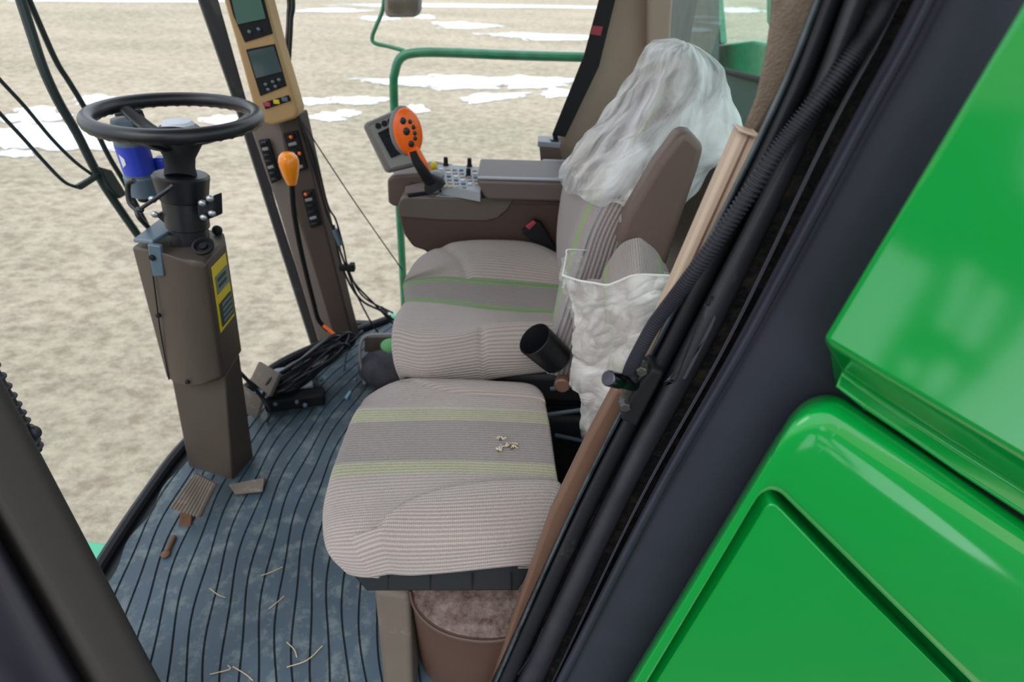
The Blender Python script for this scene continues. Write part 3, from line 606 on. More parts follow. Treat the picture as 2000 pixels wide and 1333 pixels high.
# housing sections: near-left, near-right, far-right, far-left at several heights
def sect(pl, pr, yl, yr, dy, dx=0.0): 
    a = Y(*pl, yl); b = Y(*pr, yr); return [a, b, b+V(0.02+dx, dy, 0), a+V(-0.0+dx, dy, 0)]
def stack(bm, secs):
    rings = [[bm.verts.new(p) for p in s] for s in secs]
    for A, B in zip(rings, rings[1:]):
        for k in range(len(A)): bm.faces.new((A[k], A[(k+1) % len(A)], B[(k+1) % len(A)], B[k]))
    bm.faces.new(rings[0][::-1]); bm.faces.new(rings[-1])
s_top = [Y(256, 483, 1.17), Y(300, 485, 1.12), Y(340, 500, 1.09), Y(375, 515, 1.085), Y(396, 519, 1.085), Y(404, 512, 1.09), Y(441, 474, 1.22), Y(437, 452, 1.27), Y(400, 446, 1.30), Y(320, 440, 1.30)]
s_mid = [Y(326, 740, 1.18), Y(345, 752, 1.14), Y(370, 758, 1.12), Y(395, 755, 1.11), Y(425, 742, 1.11), Y(437, 738, 1.115), Y(472, 688, 1.25), Y(468, 672, 1.30), Y(440, 668, 1.33), Y(350, 660, 1.33)]
bm = nb(); stack(bm, [s_top, s_mid]); O('housing', bm, M['brown'], sc, bevel=0.008)
f0 = [Y(334, 735, 1.18), Y(440, 735, 1.14), Y(468, 690, 1.25), Y(350, 680, 1.30)]
f1 = [Y(370, 925, 1.17), Y(455, 948, 1.12), Y(497, 905, 1.22), Y(430, 880, 1.28)]
bm = nb(); stack(bm, [f0, f1]); O('lower_housing', bm, M['brown'], sc, bevel=0.006)
bm = nb(); prism(bm, [Y(448, 948, 1.115), Y(515, 935, 1.15), Y(540, 905, 1.22), Y(500, 890, 1.26), Y(440, 930, 1.14)], (0, 0, 0.012)); O('foot_flange', bm, M['brown'], sc, bevel=0.003)
bm = nb(); tube(bm, [Y(296, 515, 1.125), Y(312, 640, 1.135), Y(330, 742, 1.165)], 0.0018, 6); O('seam', bm, M['blackm'], sc)
for (a, b, yy) in ((309, 617, 1.13), (366, 747, 1.115)):
    bm = nb(); lathe(bm, [(0.006, 0.004), (0.006, -0.002), (0.004, -0.004)], Y(a, b, yy), (0, 1, 0), 14); O('screw', bm, M['blackm'], sc)
# strap bracket folded over the top
bm = nb(); prism(bm, [Y(262, 475, 1.165), Y(300, 478, 1.12), Y(345, 452, 1.2), Y(335, 432, 1.28), Y(318, 432, 1.29)], (0, 0, 0.010)); O('top_plate', bm, M['bluegrey'], sc, bevel=0.003)
bm = nb(); pxprism(bm, [(287, 478), (313, 482), (321, 540), (298, 541)], 1.108, (0, 0.012, 0)); sk = O('strap', bm, M['bluegrey'], sc, bevel=0.003)
bm = nb(); lathe(bm, [(0.007, 0.002), (0.007, -0.004), (0.004, -0.006)], Y(298, 503, 1.108), (0, 1, 0), 14); O('strap_bolt', bm, M['blackm'], sk)
# warning label on the right face
def onface(u, v):  # u 0..1 across the right face, v 0..1 down
    a = s_top[5]+(s_mid[5]-s_top[5])*v; b = s_top[6]+(s_mid[6]-s_top[6])*v; return a+(b-a)*u
nrm = (s_top[6]-s_top[5]).cross(s_mid[5]-s_top[5]).normalized()
if nrm.y > 0 and nrm.x < 0: nrm = -nrm
if nrm.dot(CAM-s_top[5]) < 0: nrm = -nrm
def decal(u0, u1, v0, v1, off, m_, name='label', parent=sc):
    bm = nb(); prism(bm, [onface(u0, v0)+nrm*off, onface(u1, v0)+nrm*off, onface(u1, v1)+nrm*off, onface(u0, v1)+nrm*off], nrm*0.0008); return O(name, bm, m_, parent, smooth=False)
lb = decal(.12, .88, .06, .60, .0010, M['yellow'], 'warning_label')
decal(.22, .84, .15, .29, .0024, M['labelgrey'], 'picture', lb); decal(.22, .84, .37, .57, .0024, M['labeldark'], 'text_block', lb)
for k in range(4): decal(.32, .78, .385+.045*k, .41+.045*k, .0036, M['labelgrey'], 'text_line', lb)
for k in range(2): decal(.30, .70, .175+.05*k, .20+.05*k, .0036, M['labeldark'], 'text_line', lb)
# tubes
colax = (Y(345, 300, 1.24)-Y(372, 465, 1.2)).normalized()
c0 = Y(370, 462, 1.2); c1 = Y(353, 340, 1.22)
ax = c1-c0; H = ax.length
bm = nb(); lathe(bm, [(0.042, -0.02), (0.042, H*.15), (0.046, H*.17), (0.047, H*.60), (0.050, H*.62), (0.056, H*.88), (0.058, H*.97), (0.054, H)], c0, ax, 36); O('tube', bm, M['black'], sc, auto=30)
wc = Y(344, 227, 1.30)
# shaft from tube to wheel hub, with two folded gaiters
bm = nb(); sh = wc-c1; lathe(bm, [(0.034, -0.01), (0.030, sh.length*.12), (0.032, sh.length*.3), (0.052, sh.length*.62), (0.050, sh.length*.66), (0.02, sh.length*.67)], c1, sh, 28); O('gaiter', bm, M['blackm'], sc)
# bracket with bolts
bm = nb(); pxprism(bm, [(385, 395), (404, 391), (418, 381), (420, 424), (398, 432), (386, 428)], 1.165, (0.01, 0.02, 0)); bkk = O('bolt_bracket', bm, M['black'], sc, bevel=0.003)
for a, b in ((395, 397), (410, 388), (398, 425), (414, 417)):
    bm = nb(); ellipsoid(bm, Y(a, b, 1.158), (0.0085, 0.006, 0.0075), seg=14); O('bolt', bm, M['steel'], bkk)
bm = nb(); pxprism(bm, [(300, 420), (330, 408), (352, 420), (352, 440), (330, 445)], 1.19, (0.01, 0.03, 0)); bkk = O('bolt_bracket', bm, M['black'], sc, bevel=0.003)
for a, b in ((302, 419), (298, 390)):
    bm = nb(); ellipsoid(bm, Y(a, b, 1.18), (0.009, 0.006, 0.008), seg=14); O('bolt', bm, M['steel'], bkk)
bm = nb(); tube(bm, [Y(338, 362, 1.14), Y(318, 378, 1.13), Y(272, 410, 1.13)], 0.0042, 10, n=12); ellipsoid(bm, Y(273, 410, 1.13), (0.009, 0.008, 0.007), seg=12); O('tilt_lever', bm, M['black'], sc)
bm = nb(); tube(bm, [Y(262, 352, 1.25), Y(250, 362, 1.25), Y(253, 395, 1.24), Y(266, 410, 1.23), Y(272, 425, 1.22), Y(290, 445, 1.24)], 0.006, 10, n=24); O('cable', bm, M['black'], sc)
# horn switch hole
bm = nb(); c = Y(397, 482, 1.115); lathe(bm, [(0.022, -0.004), (0.024, 0.004), (0.018, 0.006), (0.016, -0.002), (0.008, -0.002), (0.008, 0.004)], c, V(.05, -.45, 1), 26); O('switch', bm, M['blackm'], sc)
bm = nb(); c = Y(424, 450, 1.26); ellipsoid(bm, c, (0.012, 0.012, 0.012)); O('knob', bm, M['blackm'], sc)
# ------------------------------------------------------------------ steering wheel
sw = thing('steering_wheel', 'black three spoke steering wheel with wavy grip and white hub cap', 'steering wheel', wc)
nw = Vector((sin(radians(3)), -sin(radians(-2)), 1)).normalized()
aw = Vector((0, 1, 0)).cross(nw).normalized(); bw = nw.cross(aw)
RWH = 0.168
bm = nb(); NN = 160
pts = [wc+(aw*cos(2*pi*k/NN)+bw*sin(2*pi*k/NN))*RWH for k in range(NN)]
rings = []
for k, p in enumerate(pts):
    rad = (p-wc).normalized()
    rr = 0.0160
    rings.append([bm.verts.new(p+rad*cos(t)*rr+nw*sin(t)*rr*(1-0.0)+(-nw*0.0016*max(0, cos(k*2*pi/NN*40)) if sin(t) < -0.3 else Vector())) for t in [2*pi*j/16 for j in range(16)]])
for k in range(NN):
    A, B = rings[k], rings[(k+1) % NN]
    for j in range(16): bm.faces.new((A[j], A[(j+1) % 16], B[(j+1) % 16], B[j]))
O('rim', bm, M['black'], sw)
hubc = wc-nw*0.048
for ang in (35, 160, 268):
    d = aw*cos(radians(ang))+bw*sin(radians(ang)); t_ = nw.cross(d)
    P = [hubc+d*0.02-nw*.01, hubc+d*0.06-nw*.005, wc+d*0.10-nw*.040, wc+d*0.145-nw*.014, wc+d*(RWH-.002)]
    bm = nb(); C_ = catmull([tuple(p) for p in P], 16); R_ = []
    for i, p in enumerate(C_):
        p = Vector(p); wdt = 0.024-0.008*(i/16); R_.append([bm.verts.new(p+t_*wdt*cos(q)+nw*0.009*sin(q)) for q in [2*pi*j/12 for j in range(12)]])
    for A, B in zip(R_, R_[1:]):
        for j in range(12): bm.faces.new((A[j], A[(j+1) % 12], B[(j+1) % 12], B[j]))
    bm.faces.new(R_[0]); bm.faces.new(R_[-1]); O('spoke', bm, M['black'], sw)
bm = nb(); lathe(bm, [(0.030, -0.02), (0.042, 0), (0.045, 0.018), (0.040, 0.026)], hubc, nw, 30); hb = O('hub', bm, M['black'], sw)
bm = nb(); lathe(bm, [(0.034, 0.024), (0.034, 0.032), (0.028, 0.038), (0.0, 0.040)], hubc, nw, 30); O('hub_cap', bm, M['white'], hb)
# blue labelled motor
am = thing('autosteer_motor', 'dark grey cylinder with blue label hanging under the steering wheel rim', 'motor', Y(275, 370, 1.34))
a = Y(246, 250, 1.33); b = Y(288, 380, 1.33); ax = b-a; Ln = ax.length
bm = nb(); lathe(bm, [(0.026, -0.02), (0.032, 0), (0.035, Ln*.1), (0.035, Ln*.68), (0.039, Ln*.70), (0.039, Ln*.97), (0.032, Ln)], a, ax, 28); O('body', bm, M['bluegrey'], am)
bm = nb(); lathe(bm, [(0.0358, Ln*.22), (0.0358, Ln*.64)], a, ax, 28, cap=False); lb = O('blue_label', bm, M['blue'], am, label='blue printed sleeve')
bm = nb(); cc = a+ax*.42; sd_ = V(-.25, -1, .3).normalized(); sd_ = (sd_-ax.normalized()*sd_.dot(ax.normalized())).normalized(); tt = ax.normalized().cross(sd_)
prism(bm, [cc+sd_*.036+tt*.006-ax*.10, cc+sd_*.036-tt*.006-ax*.04, cc+sd_*.036-tt*.006+ax*.04, cc+sd_*.036+tt*.006+ax*.10], sd_*.0006); O('print', bm, M['white'], lb)
bm = nb(); lathe(bm, [(0.020, 0), (0.030, .012), (0.030, .03), (0.026, .034)], Y(255, 228, 1.4)-V(0, 0, .02), V(-.1, 0.1, 1), 24); O('cap', bm, M['blackm'], am)
bm = nb(); lathe(bm, [(0.024, 0), (0.024, .012)], b, ax, 24); O('end_ring', bm, M['blackm'], am)
# second blue thing behind tube
bm = nb(); p = Y(318, 320, 1.36); box(bm, p, (0.03, 0.03, 0.035)); tag(O('blue_module', bm, M['blue'], bevel=0.006), 'small blue module half hidden behind the steering shaft', 'module')

# ------------------------------------------------------------------ pedals
pd = thing('clutch_pedal', 'worn ribbed pedal with rusty arm at the left of the column foot', 'pedal', Z(350, 1040, 0), group=None)
q = [Y(378, 925, 1.06), Y(420, 945, 1.04), Y(388, 1012, .95), Y(331, 993, .96)]
bm = nb(); prism(bm, q, V(0.002, 0.012, -0.012)); pp = O('pad', bm, M['pedal'], pd, bevel=0.002)
for k in range(9):
    u = (k+.5)/9; a = q[0]+(q[1]-q[0])*u; b = q[3]+(q[2]-q[3])*u; up_ = V(0, -.5, .7).normalized()*.0015
    bm = nb(); tube(bm, [a+up_, b+up_], 0.0016, 6); O('tread', bm, M['pedal'], pp)
bm = nb(); prism(bm, [Y(352, 1000, .965), Y(374, 1004, .965), Y(371, 1048, .945), Y(345, 1046, .945)], (0, 0.012, -0.004)); O('arm', bm, M['rust'], pd, bevel=0.002)
bm = nb(); tube(bm, [Z(340, 1048, .012), Z(326, 1078, .012)], 0.007, 8); ellipsoid(bm, Z(323, 1083, .012), (.012, .012, .006)); tag(O('pedal_stop', bm, M['rust']), 'small rusty bolt lying in the mat slot below the worn pedal', 'bolt')
for i, (qq, lab) in enumerate([([(505, 706, .17), (545, 731, .17), (526, 775, .10), (488, 742, .12)], 'square worn pedal pad nearest the windshield, right of the column'),
                               ([(470, 752, .12), (512, 782, .10), (502, 818, .04), (478, 808, .05)], 'lower worn pedal pad beside the column, crossed by a black cable')]):
    t_ = thing('brake_pedal', lab, 'pedal', Z(*qq[3][:2], 0), group='brake pedals')
    P4 = [Z(*v) for v in qq]; n_ = (P4[1]-P4[0]).cross(P4[3]-P4[0]).normalized(); n_ = n_ if n_.dot(CAM-P4[0]) < 0 else -n_
    bm = nb(); prism(bm, P4, n_*0.014); O('pad', bm, M['pedal'], t_, bevel=0.003)
    cpt = sum(P4, Vector())/4; bm = nb(); tube(bm, [cpt+n_*.014, V(cpt.x-.02, cpt.y+.04, 0.005)], 0.010, 8); O('arm', bm, M['rust'], t_)
bm = nb(); prism(bm, [Z(448, 950, .012), Z(518, 936, .012), Z(514, 962, .012), Z(460, 968, .012)], (0, 0, 0.008)); tag(O('floor_clip', bm, M['pedal'], bevel=0.002), 'small rusty clip on the mat at the column foot', 'clip')
bm = nb(); tube(bm, [Y(466, 725, 1.27), Y(485, 745, 1.27), Y(510, 775, 1.28), Y(528, 805, 1.28), Z(522, 822, .01)], 0.0055, 8, n=24); tag(O('pedal_cable', bm, M['black']), 'single black cable curving past the right hand pedals', 'cable')

# ================================================================== FRONT RIGHT CORNER POST
cp = thing('corner_post', 'brown front corner post with black window seal and rows of switches', 'post', Z(650, 700, 0))
yc = 1.86
bm = nb(); pxprism(bm, [(180, -600), (455, 190), (521, 400), (612, 685), (628, 738), (648, 738), (630, 685), (540, 400), (480, 190), (410, -60), (222, -600)], yc+.02, (-0.02, 0.03, 0)); O('window_seal', bm, M['rubber'], cp, bevel=0.004)
bm = nb(); pxprism(bm, [(484, 236), (547, 226), (576, 400), (640, 600), (664, 690), (674, 742), (640, 742), (628, 690), (540, 400)], yc, (0.0, 0.05, 0)); O('side_face', bm, mat('post_brown', '6b5f58', 0.6, nscale=6, namt=.06), cp, bevel=0.006)
bm = nb(); pxprism(bm, [(545, 230), (583, 222), (624, 400), (676, 610), (700, 700), (710, 742), (672, 742), (660, 690), (576, 400)], yc-.01, (0.01, 0.06, 0)); ff = O('front_face', bm, mat('post_dark_brown', '3e302a', 0.6), cp, bevel=0.006)
def sw_strip(pts, n, par):
    bm = nb(); pxprism(bm, pts, yc-.018, (0, 0.012, 0)); s = O('switch_bank', bm, M['blackm'], par, bevel=0.003)
    for k in range(n):
        u = (k+.5)/n
        a = (pts[0][0]+(pts[3][0]-pts[0][0])*u, pts[0][1]+(pts[3][1]-pts[0][1])*u); b = (pts[1][0]+(pts[2][0]-pts[1][0])*u, pts[1][1]+(pts[2][1]-pts[1][1])*u)
        bm = nb(); tube(bm, [Y(a[0]*.8+b[0]*.2, a[1]*.8+b[1]*.2, yc-.02), Y(a[0]*.25+b[0]*.75, a[1]*.25+b[1]*.75, yc-.02)], 0.0055, 6); O('switch', bm, M['grey'] if k % 3 == 1 else M['black'], s)
sw_strip([(504, 275), (524, 272), (548, 352), (530, 360)], 7, cp)
sw_strip([(552, 262), (580, 256), (600, 330), (576, 338)], 5, cp)
sw_strip([(588, 375), (612, 370), (628, 440), (606, 447)], 6, cp)
for a, b in ((568, 268), (585, 300), (597, 380)):
    bm = nb(); ellipsoid(bm, Y(a, b, yc-.024), (.006, .004, .006), seg=10); O('orange_dot', bm, M['orange'], cp, label='small orange symbol')
# display housing
dh = thing('display_housing', 'tan corner post console with two screens and a row of warning lamps', 'display console', Y(530, 235, 1.80))
yd = 1.80
bm = nb(); pxprism(bm, [(238, -600), (364, -600), (505, -60), (520, 0), (545, 95), (583, 220), (578, 232), (532, 247), (512, 240), (492, 200), (462, 90), (436, 0), (419, -60)], yd, (0.0, 0.07, 0)); O('housing', bm, M['tan'], dh, bevel=0.010, bseg=4)
def dpx(pts, name, mm, off=.004, par=dh, bev=0.0015): bm = nb(); pxprism(bm, pts, yd-off, (0, 0.006, 0)); return O(name, bm, M[mm], par, bevel=bev)
a = dpx([(437, -40), (505, -40), (532, 66), (478, 83), (455, 30)], 'screen_panel', 'blackm'); dpx([(446, -30), (502, -30), (519, 36), (463, 48)], 'screen', 'greenscreen', .007, a, 0)
b = dpx([(480, 97), (536, 86), (559, 168), (508, 188)], 'screen_panel', 'blackm'); dpx([(484, 101), (534, 90), (550, 140), (500, 153)], 'screen', 'greyscreen', .007, b, 0)
for par, cx, cy in ((a, 487, 62), (a, 505, 57), (b, 519, 165), (b, 533, 160), (b, 545, 156), (b, 524, 175), (b, 538, 169)):
    bm = nb(); ellipsoid(bm, Y(cx, cy, yd-.008), (.006, .003, .005), seg=8); O('button', bm, M['bluegrey'], par)
c = dpx([(513, 201), (563, 186), (568, 197), (518, 214)], 'lamp_strip', 'blackm')
for (x_, y_, mm) in ((522, 204, 'pink'), (540, 199, 'yellow'), (556, 194, 'bluegrey')):
    bm = nb(); box(bm, Y(x_, y_, yd-.007), (.018, .003, .012)); O('lamp', bm, M[mm], c, bevel=0.001)
# gear lever with amber knob
gl = thing('shift_lever', 'amber orange knobbed lever with a long black rod in front of the corner post', 'lever', Y(627, 620, 1.72))
a = Y(561, 297, 1.62); b = Y(570, 360, 1.62); ax = b-a
bm = nb(); lathe(bm, [(0.0, 0.0), (0.018, 0.004), (0.026, 0.014), (0.029, 0.028), (0.0275, 0.045), (0.022, 0.070), (0.016, ax.length*.92), (0.013, ax.length)], a, ax, 28); O('knob', bm, M['orange2'], gl)
bm = nb(); tube(bm, [b, Y(575, 420, 1.64), Y(590, 500, 1.68), Y(612, 590, 1.72), Y(622, 625, 1.74), Y(640, 645, 1.75)], 0.0085, 10, n=30); O('rod', bm, M['blackm'], gl)
# cables beside the post
def cable(label, pts, y, r, n=50, mm='black', cat='cable', name='cable'):
    bm = nb(); tube(bm, [Y(*(p if len(p) == 3 else (*p, y))) for p in pts], r, 7, n=n); return tag(O(name, bm, M[mm]), label, cat)
cable('thick black cable bundle hanging from above behind the tan display console', [(500, -500), (562, -40), (566, 30), (562, 95), (558, 150)], 1.96, 0.010)
cable('thin olive cable hanging beside the thick bundle above the tan console', [(520, -500), (570, -40), (569, 40), (566, 100), (562, 160)], 1.94, 0.006, mm='wiper')
cable('thin straight wire slanting down from the tan console to the green handrail', [(584, 228), (640, 315), (700, 405), (786, 528)], 1.86, 0.0022)
cable('black cable dropping close along the right edge of the corner post', [(577, 222), (603, 300), (632, 395), (658, 470), (690, 560), (722, 625), (740, 652)], 1.84, 0.0035)
cable('black cable bowed farthest right of the corner post before the plug cluster', [(583, 225), (616, 310), (640, 400), (656, 430), (670, 480), (682, 530), (710, 580), (768, 612)], 1.84, 0.0035)
cable('black cable running through the grey inline connector', [(580, 224), (610, 305), (636, 410), (654, 452), (668, 500), (690, 550), (735, 598), (775, 640)], 1.84, 0.004)
cable('slack black cable drooping from the black plug cluster to the floor window edge', [(652, 440), (663, 505), (686, 560), (710, 590), (745, 608), (775, 630)], 1.85, 0.0045)
bm = nb(); tube(bm, [Y(654, 448, 1.84), Y(666, 478, 1.84)], 0.011, 10); tag(O('inline_connector', bm, M['bluegrey']), 'grey inline connector on the hanging cables', 'connector')
bm = nb(); box(bm, Y(675, 523, 1.84), (0.045, 0.02, 0.022)); box(bm, Y(688, 522, 1.84), (0.018, 0.026, 0.03)); tag(O('plug_cluster', bm, M['blackm'], bevel=0.003), 'black plug cluster joining the hanging cables', 'plug')
bm = nb(); tube(bm, [Y(744, 600, 1.93), Y(757, 612, 1.93)], 0.007, 10); tag(O('cable_splice', bm, M['bluegrey']), 'dark blue-grey cable splice low beside the seat front', 'splice')

# ================================================================== CLUTTER ON THE FLOOR BY THE POST
cw = thing('cable_coil', 'coiled black cables tied with an orange strap at the foot of the corner post', 'cable coil', Z(600, 760, 0))
rnd = random.Random(3)
A0 = Z(528, 788, .03); B0 = Y(688, 668, 1.66)
for k in range(11):
    ce = (A0+B0)/2+V(rnd.uniform(-.02, .03), rnd.uniform(-.03, .02), rnd.uniform(0, .05)); ax1 = (B0-A0)/2*rnd.uniform(.72, 1.02)
    pr = V(0.3, 0.2, 1).normalized()*rnd.uniform(.018, .055)+V(0, .02*rnd.uniform(-1, 1), 0)
    ph0 = rnd.uniform(0, .6)
    pr = pr+V(.02, .02, 0)*rnd.uniform(-1, 1)
    P = [ce+ax1*cos(t+ph0)+pr*sin(t)+V(0, .012*sin(2*t+k), .01*sin(3*t+k)) for t in [2*pi*j/40 for j in range(40)]]
    bm = nb(); tube(bm, P, 0.006, 7, closed=True); O('loop', bm, M['black'], cw)
bm = nb(); tube(bm, [Y(632, 636, 1.74), Y(655, 655, 1.72), Y(672, 668, 1.71), Y(686, 680, 1.69)], 0.006, 8, n=16); O('tie_strap', bm, M['orange'], cw, label='orange tie strap')
bm = nb(); tube(bm, [Y(676, 690, 1.7), Y(670, 725, 1.66), Y(650, 752, 1.62), Y(635, 765, 1.60)], 0.004, 7, n=16); O('tail', bm, M['black'], cw)
bm = nb(); box(bm, Z(568, 735, 0.04), (0.12, 0.08, 0.04), Matrix.Rotation(.3, 3, 'Z')); box(bm, Z(590, 738, 0.03), (0.09, 0.09, 0.07), Matrix.Rotation(.3, 3, 'Z')); tag(O('control_box', bm, M['bluegrey'], bevel=0.012), 'blue-grey control box half buried under the coiled cables', 'box')
bm = nb(); box(bm, Z(565, 758, 0.03), (0.16, 0.08, 0.05), Matrix.Rotation(.45, 3, 'Z')); tag(O('paper_packet', bm, M['white'], bevel=0.005), 'whitish flat packet lying under the coiled cables', 'packet')
bm = nb(); box(bm, Z(578, 785, 0.02)+V(0, 0, .012), (0.20, 0.055, 0.05), Matrix.Rotation(.25, 3, 'Z')); ps = tag(O('power_socket_box', bm, M['blackm'], bevel=0.008), 'flat black socket box on the mat in front of the coiled cables', 'box')
for a, b in ((538, 790), (580, 786), (596, 792), (612, 748), (628, 742), (694, 742)):
    bm = nb(); ellipsoid(bm, Z(a, b, .045), (.008, .008, .008), seg=10); O('stud', bm, M['bluegrey'], ps)
po = thing('mesh_pouch', 'dark sagging pouch in a thin grey frame beside the seat front', 'pouch', Z(740, 745, 0))
bm = nb(); ellipsoid(bm, Y(752, 722, 1.62), (0.10, 0.07, 0.075), seg=20); O('bag', bm, mat('dark_mesh_cloth', '35333a', 0.8, nscale=30, namt=.4), po)
bm = nb(); tube(bm, [Y(712, 750, 1.58), Y(703, 700, 1.6), Y(706, 668, 1.62), Y(722, 655, 1.63), Y(775, 654, 1.64)], 0.006, 8, n=24); O('frame', bm, M['grey'], po)
bm = nb(); pxprism(bm, [(712, 660), (790, 658), (790, 690), (712, 688)], 1.70, (0, .02, 0)); O('back_panel', bm, M['greybrown'], po)
bm = nb(); ellipsoid(bm, Y(765, 676, 1.60), (0.04, 0.03, 0.026), seg=16); tag(O('green_glove', bm, mat('pale_green_cloth', '5f9a62', 0.8)), 'pale green cloth lump resting on the dark pouch', 'cloth')
bm = nb(); tube(bm, [Z(676, 778, .014), Z(684, 766, .014)], 0.006, 8); tag(O('blue_pen_cap', bm, mat('light_blue_plastic', '7fa7bb', .4)), 'small light blue scrap on the mat beside the seat', 'scrap')
# straw on the mat
for i, (p, q, r_) in enumerate([((410, 1318), (448, 1308), (445, 1300)), ((455, 1303), (480, 1318), (494, 1330)), ((560, 1304), (600, 1290), (630, 1262)), ((510, 1125), (530, 1118), (552, 1108)), ((410, 1150), (425, 1162), (440, 1168)), ((560, 1255), (575, 1270), (580, 1285)), ((525, 1190), (540, 1178), (555, 1165))]):
    bm = nb(); tube(bm, [Z(*p, .0095), Z(*q, .0105), Z(*r_, .0095)], 0.0011, 5, n=10)
    tag(O('straw', bm, M['straw']), ['long pale straw, left half of the V at the bottom of the mat', 'short pale straw, right half of the V at the bottom of the mat', 'curved straw lying near the grey riser at the bottom', 'brown straw nearest the front corner of the ribbed seat', 'pale straw in the middle left of the mat', 'short straw just above the curved one', 'thin straw in the middle of the dusty mat area'][i], 'straw', 'straws on the floor mat')

# ================================================================== ARMREST CONSOLE
ac = thing('armrest_console', 'brown right hand armrest console with keypad and padded grey arm beyond the driver seat', 'armrest console', Y(950, 490, 1.65))
bm = nb(); pxprism(bm, [(777, 402), (781, 391), (790, 385), (850, 384), (1005, 388), (1120, 392), (1120, 560), (850, 520), (831, 492), (806, 484), (790, 462), (781, 436)], 1.64, (0, .15, 0)); O('side_pod', bm, mat('console_lower', '423029', 0.5, bump=.2, bscale=900, bdist=.0005), ac, bevel=0.012, bseg=4)
bm = nb(); pxprism(bm, [(777, 404), (781, 391), (791, 385), (1005, 388), (990, 412), (972, 427), (950, 433), (860, 431), (779, 425)], 1.633, (0, .02, 0)); O('side_trim', bm, mat('side_trim_brown', '534a42', .5), ac, bevel=0.005)
bm = nb(); pxprism(bm, [(755, 352), (765, 343), (832, 338), (868, 345), (868, 410), (768, 404), (757, 398)], 1.76, (0.02, .12, 0)); O('front_pod', bm, M['console'], ac, bevel=0.01)
# tray top with slots
zt = Y(860, 384, 1.64).z
bm = nb(); prism(bm, [Z(792, 386, zt-.012), Z(792, 372, zt-.012), Z(870, 352, zt-.012), Z(950, 352, zt-.012), Z(950, 386, zt-.012)], (0, 0, .014)); O('top_deck', bm, M['grey'] if False else M['console'], ac, bevel=0.003)
bm = nb(); prism(bm, [Z(851, 385, zt+.002), Z(868, 373, zt+.002), Z(940, 374, zt+.002), Z(935, 389, zt+.002)], (0, 0, .004)); O('tray_plate', bm, M['lgrey'], ac, bevel=0.001, label='light grey tray plate')
for p in (((797, 382), (838, 376)), ((858, 374), (898, 373))):
    bm = nb(); tube(bm, [Z(*p[0], zt+.003), Z(*p[1], zt+.003)], 0.006, 10); O('slot', bm, M['blackm'], ac)
# keypad
zk = Y(905, 345, 1.72).z
kp = [Z(853, 321, zk), Z(946, 326, zk), Z(950, 340, zk), Z(938, 376, zk), (Z(862, 362, zk))]
bm = nb(); prism(bm, kp, (0, 0, -.03)); ky = O('keypad', bm, mat('keypad_grey', '8d9296', .5), ac, bevel=0.002)
kb = 0
for r_ in range(6):
    for c_ in range(6):
        px = 862+c_*13+r_*1.0; py = 332+r_*6.6+c_*0.5
        if (c_ > 3 and r_ > 4) or (abs(px-915) < 9 and abs(py-341) < 5): continue
        bm = nb(); p = Z(px, py, zk); box(bm, p+V(0, 0, .002), (.013, .011, .006)); O('button', bm, [M['white'], M['bluegrey'], M['lgrey'], M['beige']][(r_*5+c_*3+(1 if r_ == 5 else 0)) % 4 if r_ < 5 else (3 if c_ < 3 else 2)], ky, bevel=0.002, bseg=2); kb += 1
for a, b in ((871, 323), (917, 325), (915, 345)):
    p = Z(a, b, zk); bm = nb(); lathe(bm, [(.010, 0), (.0095, .003), (.0075, .004), (.0068, .024), (.006, .026)], p, V(0, 0, 1), 18); O('dial', bm, M['blackm'], ky)
bm = nb(); pxprism(bm, [(929, 352), (1110, 357), (1110, 396), (952, 392), (944, 384)], 1.60, (0, .16, .012)); pa = O('arm_pad', bm, mat('pad_brown', '5a4f4b', .45), ac, bevel=0.010, bseg=4)
zp = Y(1000, 353, 1.60).z
bm = nb(); prism(bm, [Y(931, 351, 1.602), Y(1110, 356, 1.602), Y(1110, 328, 1.76), Y(948, 333, 1.76)], (0, 0, .006)); O('pad_top', bm, M['lgrey'], pa, bevel=0.003, label='worn light grey top of the arm pad')
bm = nb(); pxprism(bm, [(1050, 332), (1062, 322), (1110, 324), (1110, 335)], 1.74, (0, .06, 0)); O('pad_hinge', bm, M['lgrey'], pa, bevel=0.006)
# gas cap yellow thing
bm = nb(); ellipsoid(bm, Y(847, 324, 1.72), (.012, .012, .012), seg=12); tag(O('yellow_switch', bm, M['yellow']), 'small yellow switch beside the keypad corner', 'switch')
# monitor
mo = thing('monitor', 'small tilted grey touch monitor at the front of the armrest console', 'monitor', Y(760, 340, 1.78))
q = [Y(711, 240, 1.74), Y(775, 212, 1.80), Y(836, 318, 1.74), Y(758, 337, 1.70)]
nm = (q[1]-q[0]).cross(q[3]-q[0]).normalized(); nm = nm if nm.dot(CAM-q[0]) < 0 else -nm
bm = nb(); prism(bm, q, nm*0.045); O('case', bm, M['monitor'], mo, bevel=0.012, bseg=4)
def q2(u, v): return (q[0]*(1-u)+q[1]*u)*(1-v)+(q[3]*(1-u)+q[2]*u)*v
bm = nb(); prism(bm, [q2(.10, .10), q2(.96, .08), q2(.96, .94), q2(.10, .94)], -nm*0.003); bz = O('bezel', bm, M['grey'], mo, bevel=0.002)
bm = nb(); prism(bm, [q2(.20, .26)-nm*.003, q2(.86, .22)-nm*.003, q2(.86, .72)-nm*.003, q2(.22, .76)-nm*.003], -nm*0.0015); O('screen', bm, M['screen'], mo)
for u in (.30, .48, .66, .82):
    bm = nb(); lathe(bm, [(.009, 0), (.009, .003), (.006, .004)], q2(u, .15)-nm*.003, -nm, 14); O('button', bm, M['blackm'], mo)
